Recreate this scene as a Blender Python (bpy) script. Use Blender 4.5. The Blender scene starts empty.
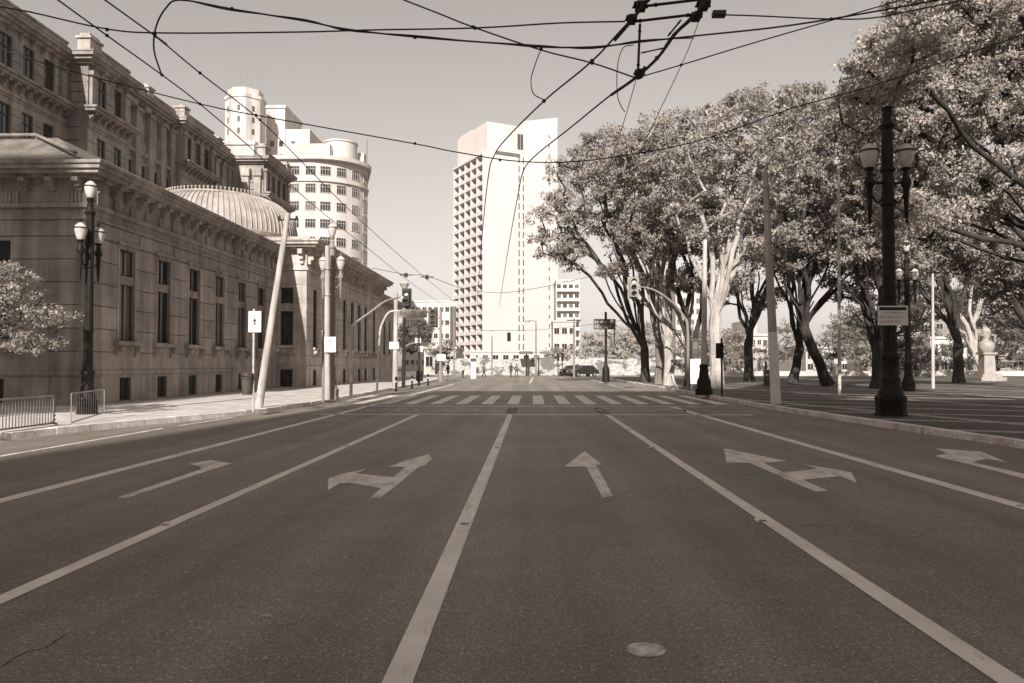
import bpy, math, random
import numpy as np
from mathutils import Vector
R = math.radians
random.seed(7)
rng = np.random.default_rng(11)
scene = bpy.context.scene
COL = scene.collection

# ------------------------------------------------------------------ camera
CAM_H, FPX, CX, CY = 1.65, 768.0, 512.0, 341.5
PITCH = math.atan(22.5 / FPX)
YAW = math.atan(19.0 / FPX * math.cos(PITCH))
cam_d = bpy.data.cameras.new('camera')
cam = bpy.data.objects.new('camera', cam_d)
COL.objects.link(cam)
cam.location = (0, 0, CAM_H)
cam.rotation_euler = (R(90) + PITCH, 0, YAW)
cam_d.sensor_width = 36.0
cam_d.lens = 27.0
cam_d.clip_start = 0.1
cam_d.clip_end = 6000
scene.camera = cam

_f = Vector((-math.sin(YAW), math.cos(YAW), 0))
_r = Vector((math.cos(YAW), math.sin(YAW), 0))
_z = Vector((0, 0, 1))
_fw = _f * math.cos(PITCH) + _z * math.sin(PITCH)
_up = _z * math.cos(PITCH) - _f * math.sin(PITCH)


def ray(px, py):
    return _r * ((px - CX) / FPX) + _up * ((CY - py) / FPX) + _fw


def at_y(px, py, Y):
    d = ray(px, py)
    t = Y / d.y
    return Vector((d.x * t, Y, CAM_H + d.z * t))


def at_z(px, py, z=0.0):
    d = ray(px, py)
    t = (z - CAM_H) / d.z
    return Vector((d.x * t, d.y * t, z))


def at_x(px, py, x):
    d = ray(px, py)
    t = x / d.x
    return Vector((x, d.y * t, CAM_H + d.z * t))


# ------------------------------------------------------------------ materials
def tone(v):
    """warm grey of a given value (the place has the colours of a sepia print)"""
    return (min(1, v * 1.06), v * (0.90 + 0.08 * min(1, v)), v * (0.73 + 0.24 * min(1, v)), 1)


MATS = {}


def mat(name, v, v2=None, rough=0.8, scale=2.0, stretch=(1, 1, 1), detail=6, bump=0.0, bscale=30.0,
        spec=0.3, fine=0.0, fscale=60.0, metal=0.0, lo=0.35, hi=0.65):
    if name in MATS:
        return MATS[name]
    m = bpy.data.materials.new(name)
    m.use_nodes = True
    nt = m.node_tree
    N, L = nt.nodes, nt.links
    b = N['Principled BSDF']
    b.inputs['Roughness'].default_value = rough
    b.inputs['Specular IOR Level'].default_value = spec
    b.inputs['Metallic'].default_value = metal
    if v2 is None:
        v2 = v
    geo = N.new('ShaderNodeNewGeometry')
    mp = N.new('ShaderNodeMapping')
    mp.inputs['Scale'].default_value = stretch
    L.new(geo.outputs['Position'], mp.inputs['Vector'])
    no = N.new('ShaderNodeTexNoise')
    no.inputs['Scale'].default_value = scale
    no.inputs['Detail'].default_value = detail
    no.inputs['Roughness'].default_value = 0.62
    L.new(mp.outputs[0], no.inputs['Vector'])
    cr = N.new('ShaderNodeValToRGB')
    cr.color_ramp.elements[0].position = lo
    cr.color_ramp.elements[1].position = hi
    cr.color_ramp.elements[0].color = tone(v)
    cr.color_ramp.elements[1].color = tone(v2)
    L.new(no.outputs['Fac'], cr.inputs['Fac'])
    out = cr.outputs['Color']
    if fine > 0:
        n2 = N.new('ShaderNodeTexNoise')
        n2.inputs['Scale'].default_value = fscale
        n2.inputs['Detail'].default_value = 3
        L.new(geo.outputs['Position'], n2.inputs['Vector'])
        mr = N.new('ShaderNodeMapRange')
        mr.inputs['From Min'].default_value = 0.3
        mr.inputs['From Max'].default_value = 0.7
        mr.inputs['To Min'].default_value = 1 - fine
        mr.inputs['To Max'].default_value = 1 + fine
        L.new(n2.outputs['Fac'], mr.inputs['Value'])
        mx = N.new('ShaderNodeMix')
        mx.data_type = 'RGBA'
        mx.blend_type = 'MULTIPLY'
        mx.inputs['Factor'].default_value = 1
        L.new(out, mx.inputs['A'])
        L.new(mr.outputs[0], mx.inputs['B'])
        out = mx.outputs['Result']
    L.new(out, b.inputs['Base Color'])
    if bump > 0:
        n3 = N.new('ShaderNodeTexNoise')
        n3.inputs['Scale'].default_value = bscale
        n3.inputs['Detail'].default_value = 4
        L.new(geo.outputs['Position'], n3.inputs['Vector'])
        bp = N.new('ShaderNodeBump')
        bp.inputs['Strength'].default_value = bump
        bp.inputs['Distance'].default_value = 0.02
        L.new(n3.outputs['Fac'], bp.inputs['Height'])
        L.new(bp.outputs[0], b.inputs['Normal'])
    MATS[name] = m
    return m


def math_node(nt, op, a, b=None, clamp=False):
    n = nt.nodes.new('ShaderNodeMath')
    n.operation = op
    n.use_clamp = clamp
    for i, s in enumerate((a, b)):
        if s is None:
            continue
        if isinstance(s, (int, float)):
            n.inputs[i].default_value = s
        else:
            nt.links.new(s, n.inputs[i])
    return n.outputs[0]


def noise_node(nt, vec, scale, detail=4, rough=0.6, stretch=None):
    if stretch:
        mp = nt.nodes.new('ShaderNodeMapping')
        mp.inputs['Scale'].default_value = stretch
        nt.links.new(vec, mp.inputs['Vector'])
        vec = mp.outputs[0]
    n = nt.nodes.new('ShaderNodeTexNoise')
    n.inputs['Scale'].default_value = scale
    n.inputs['Detail'].default_value = detail
    n.inputs['Roughness'].default_value = rough
    nt.links.new(vec, n.inputs['Vector'])
    return n.outputs['Fac']


def maprange(nt, v, a, b, c, d):
    n = nt.nodes.new('ShaderNodeMapRange')
    for i, s in enumerate((a, b, c, d)):
        n.inputs[i + 1].default_value = s
    nt.links.new(v, n.inputs[0])
    return n.outputs[0]


def color_of(nt, val, tint=(1.05, 0.89, 0.745)):
    n = nt.nodes.new('ShaderNodeCombineColor')
    for i in range(3):
        nt.links.new(math_node(nt, 'MULTIPLY', val, tint[i]), n.inputs[i])
    return n.outputs[0]


ASPHALT_V = 0.265


def asphalt_value(nt, pos):
    """worn asphalt: aggregate grain, wheel tracks, patches, hair cracks"""
    big = maprange(nt, noise_node(nt, pos, 0.25, 6, 0.65), 0.3, 0.7, 0.74, 1.2)
    tracks = maprange(nt, noise_node(nt, pos, 1.0, 3, 0.5, (1.3, 0.03, 1)), 0.32, 0.68, 0.76, 1.2)
    mid = maprange(nt, noise_node(nt, pos, 3.0, 5), 0.3, 0.7, 0.92, 1.08)
    grain = maprange(nt, noise_node(nt, pos, 60, 4, 0.8), 0.32, 0.68, 0.3, 1.75)
    vo = nt.nodes.new('ShaderNodeTexVoronoi')
    vo.inputs['Scale'].default_value = 48
    nt.links.new(pos, vo.inputs['Vector'])
    vs_ = nt.nodes.new('ShaderNodeSeparateColor')
    nt.links.new(vo.outputs['Color'], vs_.inputs[0])
    pick = maprange(nt, vs_.outputs[0], 0.68, 0.98, 0.0, 1.5)
    dot_ = maprange(nt, vo.outputs['Distance'], 0.15, 0.5, 1.0, 0.0)
    speck = math_node(nt, 'ADD', math_node(nt, 'MULTIPLY', pick, dot_), 0.92)
    v = math_node(nt, 'MULTIPLY', big, tracks)
    v = math_node(nt, 'MULTIPLY', v, mid)
    v = math_node(nt, 'MULTIPLY', v, grain)
    g2 = maprange(nt, noise_node(nt, pos, 22, 2, 0.6), 0.35, 0.65, 0.86, 1.15)
    v = math_node(nt, 'MULTIPLY', v, g2)
    v = math_node(nt, 'MULTIPLY', v, speck)
    # hair cracks, only in some areas
    wob = nt.nodes.new('ShaderNodeTexNoise')
    wob.inputs['Scale'].default_value = 1.5
    nt.links.new(pos, wob.inputs['Vector'])
    vm = nt.nodes.new('ShaderNodeVectorMath')
    vm.operation = 'ADD'
    nt.links.new(pos, vm.inputs[0])
    nt.links.new(wob.outputs['Color'], vm.inputs[1])
    vc = nt.nodes.new('ShaderNodeTexVoronoi')
    vc.feature = 'DISTANCE_TO_EDGE'
    vc.inputs['Scale'].default_value = 0.33
    nt.links.new(vm.outputs[0], vc.inputs['Vector'])
    crack = maprange(nt, vc.outputs['Distance'], 0.0, 0.006, 1.0, 0.0)
    area = maprange(nt, noise_node(nt, pos, 0.13, 2), 0.53, 0.6, 0.0, 1.0)
    crack = math_node(nt, 'MULTIPLY', crack, area)
    crack = maprange(nt, crack, 0, 1, 1.0, 0.45)
    return math_node(nt, 'MULTIPLY', v, crack), grain


def make_asphalt():
    m = bpy.data.materials.new('worn_asphalt')
    m.use_nodes = True
    nt = m.node_tree
    b = nt.nodes['Principled BSDF']
    pos = nt.nodes.new('ShaderNodeNewGeometry').outputs['Position']
    v, g = asphalt_value(nt, pos)
    v = math_node(nt, 'MULTIPLY', v, ASPHALT_V)
    nt.links.new(color_of(nt, v), b.inputs['Base Color'])
    b.inputs['Roughness'].default_value = 0.55
    b.inputs['Specular IOR Level'].default_value = 0.4
    bp = nt.nodes.new('ShaderNodeBump')
    bp.inputs['Strength'].default_value = 0.6
    bp.inputs['Distance'].default_value = 0.012
    nt.links.new(g, bp.inputs['Height'])
    nt.links.new(bp.outputs[0], b.inputs['Normal'])
    MATS['asphalt'] = m
    return m


def make_paint(name, v, wear_lo, wear_hi):
    """thermoplastic paint worn through to the asphalt"""
    m = bpy.data.materials.new(name)
    m.use_nodes = True
    nt = m.node_tree
    b = nt.nodes['Principled BSDF']
    pos = nt.nodes.new('ShaderNodeNewGeometry').outputs['Position']
    w1 = noise_node(nt, pos, 5, 6, 0.7, (1.0, 0.3, 1.0))
    w2 = noise_node(nt, pos, 60, 3, 0.7)
    w = math_node(nt, 'ADD', math_node(nt, 'MULTIPLY', w1, 0.65), math_node(nt, 'MULTIPLY', w2, 0.35))
    w = maprange(nt, w, wear_lo, wear_hi, 0, 1)
    dirt = maprange(nt, noise_node(nt, pos, 1.1, 5), 0.3, 0.7, 0.78, 1.05)
    av, g = asphalt_value(nt, pos)
    av = math_node(nt, 'MULTIPLY', av, ASPHALT_V * 1.1)
    pv = math_node(nt, 'MULTIPLY', dirt, v)
    # lerp
    d = math_node(nt, 'SUBTRACT', av, pv)
    val = math_node(nt, 'ADD', pv, math_node(nt, 'MULTIPLY', d, w))
    nt.links.new(color_of(nt, val, (1.05, 0.925, 0.82)), b.inputs['Base Color'])
    b.inputs['Roughness'].default_value = 0.55
    bp = nt.nodes.new('ShaderNodeBump')
    bp.inputs['Strength'].default_value = 0.2
    bp.inputs['Distance'].default_value = 0.01
    nt.links.new(g, bp.inputs['Height'])
    nt.links.new(bp.outputs[0], b.inputs['Normal'])
    MATS[name] = m
    return m


def make_mosaic():
    """Portuguese stone paving: dark small stones with pale geometric bands"""
    m = bpy.data.materials.new('stone_mosaic')
    m.use_nodes = True
    nt = m.node_tree
    b = nt.nodes['Principled BSDF']
    pos = nt.nodes.new('ShaderNodeNewGeometry').outputs['Position']
    mp = nt.nodes.new('ShaderNodeMapping')
    mp.inputs['Rotation'].default_value = (0, 0, R(24))
    nt.links.new(pos, mp.inputs['Vector'])
    sx = nt.nodes.new('ShaderNodeSeparateXYZ')
    nt.links.new(mp.outputs[0], sx.inputs[0])
    def lines(v, period, width):
        f = math_node(nt, 'FRACT', math_node(nt, 'DIVIDE', v, period))
        return maprange(nt, math_node(nt, 'ABSOLUTE', math_node(nt, 'SUBTRACT', f, 0.5)), width / period / 2, width / period / 2 + 0.004, 1.0, 0.0)
    la = lines(sx.outputs[1], 3.1, 0.42)
    lb = lines(math_node(nt, 'ADD', math_node(nt, 'MULTIPLY', sx.outputs[0], 0.8), math_node(nt, 'MULTIPLY', sx.outputs[1], 0.6)), 6.5, 0.42)
    ln_ = math_node(nt, 'MAXIMUM', la, lb)
    vo = nt.nodes.new('ShaderNodeTexVoronoi')
    vo.inputs['Scale'].default_value = 14
    nt.links.new(pos, vo.inputs['Vector'])
    sep = nt.nodes.new('ShaderNodeSeparateColor')
    nt.links.new(vo.outputs['Color'], sep.inputs[0])
    stone = maprange(nt, sep.outputs[0], 0, 1, 0.6, 1.4)
    dirt = maprange(nt, noise_node(nt, pos, 0.5, 5), 0.3, 0.7, 0.7, 1.25)
    band = maprange(nt, ln_, 0, 1, 0.075, 0.36)
    v = math_node(nt, 'MULTIPLY', band, stone)
    v = math_node(nt, 'MULTIPLY', v, dirt)
    nt.links.new(color_of(nt, v), b.inputs['Base Color'])
    b.inputs['Roughness'].default_value = 0.75
    bp = nt.nodes.new('ShaderNodeBump')
    bp.inputs['Strength'].default_value = 0.3
    bp.inputs['Distance'].default_value = 0.01
    nt.links.new(vo.outputs['Distance'], bp.inputs['Height'])
    nt.links.new(bp.outputs[0], b.inputs['Normal'])
    MATS['mosaic'] = m
    return m


def make_stone(name, v):
    """dressed granite: block-to-block tone, rain streaks, soot in patches"""
    m = bpy.data.materials.new(name)
    m.use_nodes = True
    nt = m.node_tree
    b = nt.nodes['Principled BSDF']
    geo = nt.nodes.new('ShaderNodeNewGeometry')
    pos = geo.outputs['Position']
    sp = nt.nodes.new('ShaderNodeSeparateXYZ')
    nt.links.new(pos, sp.inputs[0])
    u = math_node(nt, 'ADD', sp.outputs[0], sp.outputs[1])
    cb = nt.nodes.new('ShaderNodeCombineXYZ')
    nt.links.new(u, cb.inputs[0])
    nt.links.new(math_node(nt, 'ADD', sp.outputs[2], -0.44), cb.inputs[1])
    br = nt.nodes.new('ShaderNodeTexBrick')
    br.inputs['Scale'].default_value = 1
    br.inputs['Brick Width'].default_value = 1.7
    br.inputs['Row Height'].default_value = 0.84
    br.inputs['Mortar Size'].default_value = 0.008
    br.inputs['Color1'].default_value = (0.88, 0.88, 0.88, 1)
    br.inputs['Color2'].default_value = (1.1, 1.1, 1.1, 1)
    br.inputs['Mortar'].default_value = (0.8, 0.8, 0.8, 1)
    br.inputs['Bias'].default_value = 0
    nt.links.new(cb.outputs[0], br.inputs['Vector'])
    sc = nt.nodes.new('ShaderNodeSeparateColor')
    nt.links.new(br.outputs['Color'], sc.inputs[0])
    streak = maprange(nt, noise_node(nt, pos, 1.0, 5, 0.65, (2.2, 2.2, 0.12)), 0.32, 0.68, 0.62, 1.25)
    patch = maprange(nt, noise_node(nt, pos, 0.5, 7, 0.7), 0.32, 0.68, 0.66, 1.25)
    grain = maprange(nt, noise_node(nt, pos, 45, 3, 0.7), 0.3, 0.7, 0.85, 1.15)
    val = math_node(nt, 'MULTIPLY', sc.outputs[0], v)
    for k in (streak, patch, grain):
        val = math_node(nt, 'MULTIPLY', val, k)
    nt.links.new(color_of(nt, val, (1.05, 0.91, 0.80)), b.inputs['Base Color'])
    b.inputs['Roughness'].default_value = 0.85
    b.inputs['Specular IOR Level'].default_value = 0.2
    bp = nt.nodes.new('ShaderNodeBump')
    bp.inputs['Strength'].default_value = 0.25
    bp.inputs['Distance'].default_value = 0.015
    nt.links.new(grain, bp.inputs['Height'])
    nt.links.new(bp.outputs[0], b.inputs['Normal'])
    MATS[name] = m
    return m


def make_leaf(name, v):
    m = bpy.data.materials.new(name)
    m.use_nodes = True
    nt = m.node_tree
    N, L = nt.nodes, nt.links
    b = N['Principled BSDF']
    at = N.new('ShaderNodeAttribute')
    at.attribute_name = 'leaf_tone'
    val = math_node(nt, 'MULTIPLY', at.outputs['Fac'], v)
    col = color_of(nt, val, (1.06, 0.92, 0.79))
    L.new(col, b.inputs['Base Color'])
    b.inputs['Roughness'].default_value = 0.55
    b.inputs['Specular IOR Level'].default_value = 0.3
    tr = N.new('ShaderNodeBsdfTranslucent')
    L.new(col, tr.inputs['Color'])
    mx = N.new('ShaderNodeMixShader')
    mx.inputs[0].default_value = 0.22
    L.new(b.outputs[0], mx.inputs[1])
    L.new(tr.outputs[0], mx.inputs[2])
    L.new(mx.outputs[0], N['Material Output'].inputs['Surface'])
    MATS[name] = m
    return m


def make_graffiti():
    m = bpy.data.materials.new('graffiti_paint')
    m.use_nodes = True
    nt = m.node_tree
    b = nt.nodes['Principled BSDF']
    pos = nt.nodes.new('ShaderNodeNewGeometry').outputs['Position']
    a = noise_node(nt, pos, 1.0, 3, 0.6, (0.55, 1, 0.9))
    c = noise_node(nt, pos, 1.6, 4, 0.7)
    band = maprange(nt, a, 0.52, 0.56, 1.0, 0.35)
    thin = maprange(nt, math_node(nt, 'ABSOLUTE', math_node(nt, 'SUBTRACT', c, 0.5)), 0.0, 0.035, 0.3, 1.0)
    v = math_node(nt, 'MULTIPLY', math_node(nt, 'MULTIPLY', band, thin), 0.5)
    nt.links.new(color_of(nt, v, (1.03, 0.96, 0.88)), b.inputs['Base Color'])
    b.inputs['Roughness'].default_value = 0.7
    MATS['graffiti'] = m
    return m


make_asphalt()
make_paint('line_paint', 0.88, 0.54, 0.67)
make_paint('arrow_paint', 0.84, 0.47, 0.64)
make_paint('zebra_paint', 0.9, 0.56, 0.74)
make_paint('faint_paint', 0.45, 0.42, 0.62)
make_mosaic()
make_stone('stone', 0.335)
make_stone('pale_stone', 0.48)
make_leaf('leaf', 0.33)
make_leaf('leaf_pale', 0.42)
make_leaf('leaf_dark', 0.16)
make_graffiti()
mat('ground', 0.12, 0.2, scale=0.3)
mat('pavement', 0.46, 0.70, scale=1.2, fine=0.2, bump=0.3, bscale=25)
mat('kerb', 0.5, 0.85, scale=1.5, detail=8, fine=0.25, fscale=20, bump=0.3)
mat('iron', 0.010, 0.022, rough=0.55, scale=6, spec=0.2, bump=0.15)
mat('dark_metal', 0.02, 0.04, rough=0.5, scale=6)
mat('grey_metal', 0.2, 0.34, rough=0.45, scale=3, metal=0.2)
mat('light_metal', 0.42, 0.58, rough=0.45, scale=3)
mat('wood_pole', 0.3, 0.55, scale=3, stretch=(1, 1, 0.15), bump=0.3, bscale=18, fine=0.15)
mat('pole_grey', 0.2, 0.3, scale=3, stretch=(1, 1, 0.2), bump=0.15)
mat('pole_pale', 0.42, 0.6, scale=3, stretch=(1, 1, 0.2), bump=0.15)
mat('wire', 0.015, 0.03, rough=0.6)
mat('ceramic', 0.10, 0.2, rough=0.3)
mat('glass', 0.012, 0.03, rough=0.12, spec=0.6, scale=0.8)
mat('blind_glass', 0.07, 0.16, rough=0.2, spec=0.5, scale=1.0)
mat('lit_glass', 0.25, 0.6, rough=0.15, spec=0.6, scale=1.2)
mat('lamp_glass', 0.5, 0.65, rough=0.25, spec=0.5, scale=4)
mat('window_frame', 0.03, 0.06, rough=0.6)
mat('white_frame', 0.45, 0.6, rough=0.6)
mat('roof', 0.12, 0.22, scale=1.5, stretch=(1, 1, 1), fine=0.2, fscale=8)
mat('dome', 0.30, 0.45, rough=0.5, scale=1.4, detail=8)
mat('white_wall', 0.45, 0.6, scale=0.25, stretch=(1, 1, 0.3), detail=8)
mat('tower_white', 0.58, 0.68, scale=0.06, stretch=(1, 1, 0.3), detail=8)
mat('cream_wall', 0.5, 0.66, scale=0.4, stretch=(1, 1, 0.3), detail=8)
mat('stained_wall', 0.36, 0.68, scale=0.5, stretch=(1, 1, 0.18), detail=8)
mat('grey_wall', 0.22, 0.34, scale=0.4, stretch=(1, 1, 0.3), detail=8)
mat('dark_wall', 0.10, 0.16, scale=0.4)
mat('panel_white', 0.72, 0.82, rough=0.5, scale=3)
mat('panel_dark', 0.06, 0.09, rough=0.5, scale=3)
mat('ink', 0.02, 0.03, rough=0.6)
mat('pale_ink', 0.6, 0.7, rough=0.6)
mat('bark_dark', 0.02, 0.065, scale=2.5, stretch=(1, 1, 0.35), bump=0.8, bscale=9, fine=0.3, fscale=20)
mat('bark_mid', 0.12, 0.26, scale=2.0, stretch=(1, 1, 0.35), bump=0.7, bscale=9, fine=0.3, fscale=20)
mat('bark_pale', 0.3, 0.55, scale=1.6, stretch=(1, 1, 0.4), bump=0.6, bscale=8, fine=0.25, fscale=16)
mat('marble', 0.3, 0.42, scale=2, rough=0.5)
mat('car_paint', 0.02, 0.03, rough=0.2, spec=0.7)
mat('car_grey', 0.10, 0.13, rough=0.25, spec=0.7)
mat('rubber', 0.012, 0.02, rough=0.9)
mat('skin', 0.22, 0.25)
mat('cloth_dark', 0.03, 0.05)
mat('cloth_mid', 0.15, 0.2)
mat('cloth_pale', 0.5, 0.6)
mat('hair', 0.015, 0.02)
mat('bin', 0.05, 0.09, rough=0.5)
mat('signal_lens', 0.03, 0.05, rough=0.15, spec=0.7)
mat('signal_pale', 0.55, 0.7, rough=0.25)

# ------------------------------------------------------------------ mesh builder
WL = {}   # world location of parents (translation only while building)


def ident(u, n, z):
    return (u, n, z)


class MB:
    def __init__(self):
        self.v = []
        self.f = []
        self.mi = []
        self.cur = 0

    def face(self, pts):
        i = len(self.v)
        self.v.extend([tuple(p) for p in pts])
        self.f.append(tuple(range(i, i + len(pts))))
        self.mi.append(self.cur)

    def box(self, x0, x1, y0, y1, z0, z1, fn=None):
        fn = fn or ident
        i = len(self.v)
        for z in (z0, z1):
            for (x, y) in ((x0, y0), (x1, y0), (x1, y1), (x0, y1)):
                self.v.append(tuple(fn(x, y, z)))
        for q in ((0, 3, 2, 1), (4, 5, 6, 7), (0, 1, 5, 4), (1, 2, 6, 5), (2, 3, 7, 6), (3, 0, 4, 7)):
            self.f.append(tuple(i + k for k in q))
            self.mi.append(self.cur)
        return self

    def frustum(self, c, s0, s1, z0, z1, n=4, rot=0.785398):
        return self.lathe([(s0, z0), (s1, z1)], c, n, rot)

    def lathe(self, prof, c=(0, 0), seg=16, rot=0.0, sx=1.0, sy=1.0, a0=0.0, a1=None):
        i = len(self.v)
        for (r, z) in prof:
            r = max(r, 1e-4)
            for k in range(seg):
                a = rot + 2 * math.pi * k / seg
                self.v.append((c[0] + r * sx * math.cos(a), c[1] + r * sy * math.sin(a), z))
        for j in range(len(prof) - 1):
            for k in range(seg):
                k2 = (k + 1) % seg
                self.f.append((i + j * seg + k, i + j * seg + k2, i + (j + 1) * seg + k2, i + (j + 1) * seg + k))
                self.mi.append(self.cur)
        self.f.append(tuple(i + k for k in reversed(range(seg))))
        self.f.append(tuple(i + (len(prof) - 1) * seg + k for k in range(seg)))
        self.mi += [self.cur] * 2
        return self

    def prism(self, poly, z0, z1, fn=None):
        fn = fn or ident
        n = len(poly)
        i = len(self.v)
        for z in (z0, z1):
            for (x, y) in poly:
                self.v.append(tuple(fn(x, y, z)))
        self.f.append(tuple(i + k for k in reversed(range(n))))
        self.f.append(tuple(i + n + k for k in range(n)))
        for k in range(n):
            k2 = (k + 1) % n
            self.f.append((i + k, i + k2, i + n + k2, i + n + k))
        self.mi += [self.cur] * (n + 2)
        return self

    def tube(self, pts, rad, n=6, cap=True):
        pts = [Vector(p) for p in pts]
        if not hasattr(rad, '__len__'):
            rad = [rad] * len(pts)
        i = len(self.v)
        prev = None
        for k, p in enumerate(pts):
            a = pts[max(k - 1, 0)]
            b = pts[min(k + 1, len(pts) - 1)]
            t = (b - a)
            if t.length < 1e-9:
                t = Vector((0, 0, 1))
            t.normalize()
            if prev is None:
                ref = Vector((0, 0, 1)) if abs(t.z) < 0.9 else Vector((1, 0, 0))
                u = t.cross(ref).normalized()
            else:
                u = (prev - t * prev.dot(t))
                if u.length < 1e-6:
                    u = t.orthogonal()
                u.normalize()
            prev = u
            w = t.cross(u)
            for s in range(n):
                ang = 2 * math.pi * s / n
                q = p + (u * math.cos(ang) + w * math.sin(ang)) * rad[k]
                self.v.append((q.x, q.y, q.z))
        for k in range(len(pts) - 1):
            for s in range(n):
                s2 = (s + 1) % n
                self.f.append((i + k * n + s, i + k * n + s2, i + (k + 1) * n + s2, i + (k + 1) * n + s))
                self.mi.append(self.cur)
        if cap:
            self.f.append(tuple(i + s for s in reversed(range(n))))
            self.f.append(tuple(i + (len(pts) - 1) * n + s for s in range(n)))
            self.mi += [self.cur] * 2
        return self

    def ball(self, c, r, n=8, sz=1.0):
        prof = []
        for k in range(n + 1):
            a = -math.pi / 2 + math.pi * k / n
            prof.append((r * math.cos(a), c[2] + r * sz * math.sin(a)))
        return self.lathe(prof, (c[0], c[1]), 2 * n)

    def build(self, name, m, parent=None, smooth=True):
        me = bpy.data.meshes.new(name)
        off = WL.get(parent.name, (0, 0, 0)) if parent is not None else (0, 0, 0)
        vs = [(a - off[0], b - off[1], c - off[2]) for a, b, c in self.v]
        me.from_pydata(vs, [], self.f)
        ms = m if isinstance(m, (list, tuple)) else [m]
        for k in ms:
            me.materials.append(MATS[k] if isinstance(k, str) else k)
        if len(ms) > 1:
            me.polygons.foreach_set('material_index', self.mi)
        if smooth:
            me.polygons.foreach_set('use_smooth', [True] * len(me.polygons))
            me.set_sharp_from_angle(angle=R(38))
        me.update()
        o = bpy.data.objects.new(name, me)
        COL.objects.link(o)
        if parent is not None:
            o.parent = parent
            WL[o.name] = off
        return o


def thing(name, label, cat, loc=(0, 0, 0), rotz=0, group=None):
    o = bpy.data.objects.new(name, None)
    COL.objects.link(o)
    o.location = loc
    o.rotation_euler = (0, 0, rotz)
    o.empty_display_size = 0.3
    o['label'] = label
    o['category'] = cat
    if group:
        o['group'] = group
    WL[o.name] = tuple(loc)
    return o


def tag(o, label, cat, group=None):
    o['label'] = label
    o['category'] = cat
    if group:
        o['group'] = group
    return o


def struct(o):
    o['kind'] = 'structure'
    return o


def dup(root, loc, rotz=0.0, label=None, scale=1.0):
    c = root.copy()
    COL.objects.link(c)
    c.location = loc
    c.rotation_euler = (0, 0, rotz)
    c.scale = (scale,) * 3
    if label:
        c['label'] = label

    def rec(src, dst):
        for ch in list(src.children):
            d = ch.copy()
            COL.objects.link(d)
            d.parent = dst
            rec(ch, d)
    rec(root, c)
    return c


def spline(pts, per=6):
    """Catmull-Rom through the points"""
    P = [Vector(p) for p in pts]
    P = [P[0] * 2 - P[1]] + P + [P[-1] * 2 - P[-2]]
    out = []
    for i in range(1, len(P) - 2):
        for k in range(per):
            t = k / per
            a, b, c, d = P[i - 1], P[i], P[i + 1], P[i + 2]
            out.append(0.5 * ((2 * b) + (c - a) * t + (2 * a - 5 * b + 4 * c - d) * t * t + (3 * b - a - 3 * c + d) * t ** 3))
    out.append(P[-2])
    return out


# ------------------------------------------------------------------ ground, road, pavements
def sheet(name, poly, z, m):
    b = MB()
    b.face([(x, y, z) for x, y in poly])
    return struct(b.build(name, m, smooth=False))


sheet('ground', [(-700, -700), (700, -700), (700, 700), (-700, 700)], -0.012, 'ground')
sheet('road', [(-20, -58), (14, -58), (14, 112), (-20, 112)], 0.0, 'asphalt')
sheet('cross_street', [(-140, 92), (-20, 92), (-20, 112), (-140, 112)], -0.004, 'asphalt')
sheet('cross_street', [(14, 96), (160, 96), (160, 112), (14, 112)], -0.004, 'asphalt')

KL = [(-13.6, -8), (-12.6, 8), (-11.4, 16.5), (-10.4, 20.5), (-9.2, 24.6), (-8.85, 27), (-8.7, 32), (-8.7, 42),
      (-8.95, 60), (-9.3, 78), (-10.4, 86), (-13, 90.5), (-18, 92)]
KR = [(10.6, -8), (10.0, 8), (9.57, 14.9), (9.0, 22), (8.65, 28), (8.55, 36), (8.55, 50), (8.3, 70), (8.2, 80),
      (9.2, 88), (12, 93), (18, 95)]


def smooth2(pl):
    return [(p.x, p.y) for p in spline([(x, y, 0) for x, y in pl], 4)]


def offset(pl, d):
    out = []
    for i, (x, y) in enumerate(pl):
        a = pl[max(i - 1, 0)]
        b = pl[min(i + 1, len(pl) - 1)]
        tx, ty = b[0] - a[0], b[1] - a[1]
        l = math.hypot(tx, ty) or 1
        out.append((x - ty / l * d, y + tx / l * d))
    return out


kl, kr = smooth2(KL), smooth2(KR)
kl2, kr2 = offset(kl, 0.28), offset(kr, -0.28)   # inner edges of the kerb stones


def kerb(name, outer, inner, seed):
    b = MB()
    rr = random.Random(seed)
    # individual kerb stones, a little uneven, along the line
    for i in range(len(outer) - 1):
        (ax, ay), (bx, by) = outer[i], outer[i + 1]
        (cx, cy), (dx, dy) = inner[i], inner[i + 1]
        n = max(1, int(math.hypot(bx - ax, by - ay) / 1.0))
        for k in range(n):
            t0, t1 = k / n + 0.006, (k + 1) / n - 0.006
            h = 0.15 + rr.uniform(-0.006, 0.006)
            L = lambda t: ((ax + (bx - ax) * t, ay + (by - ay) * t), (cx + (dx - cx) * t, cy + (dy - cy) * t))
            o0, i0 = L(t0)
            o1, i1 = L(t1)
            s = rr.uniform(-0.012, 0.012)
            b.prism([(o0[0] + s, o0[1]), (o1[0] + s, o1[1]), i1, i0], -0.01, h)
    return struct(b.build(name, 'kerb', smooth=False))


kerb('kerb', kl, kl2, 1)
kerb('kerb', kr, kr2, 2)
b = MB()
b.prism(kl2 + [(-90, 92), (-90, -8)], -0.01, 0.147)
struct(b.build('pavement', 'pavement', smooth=False))
b = MB()
b.prism(kr2 + [(120, 95), (120, -8)], -0.01, 0.147)
struct(b.build('plaza_paving', 'mosaic', smooth=False))


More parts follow.
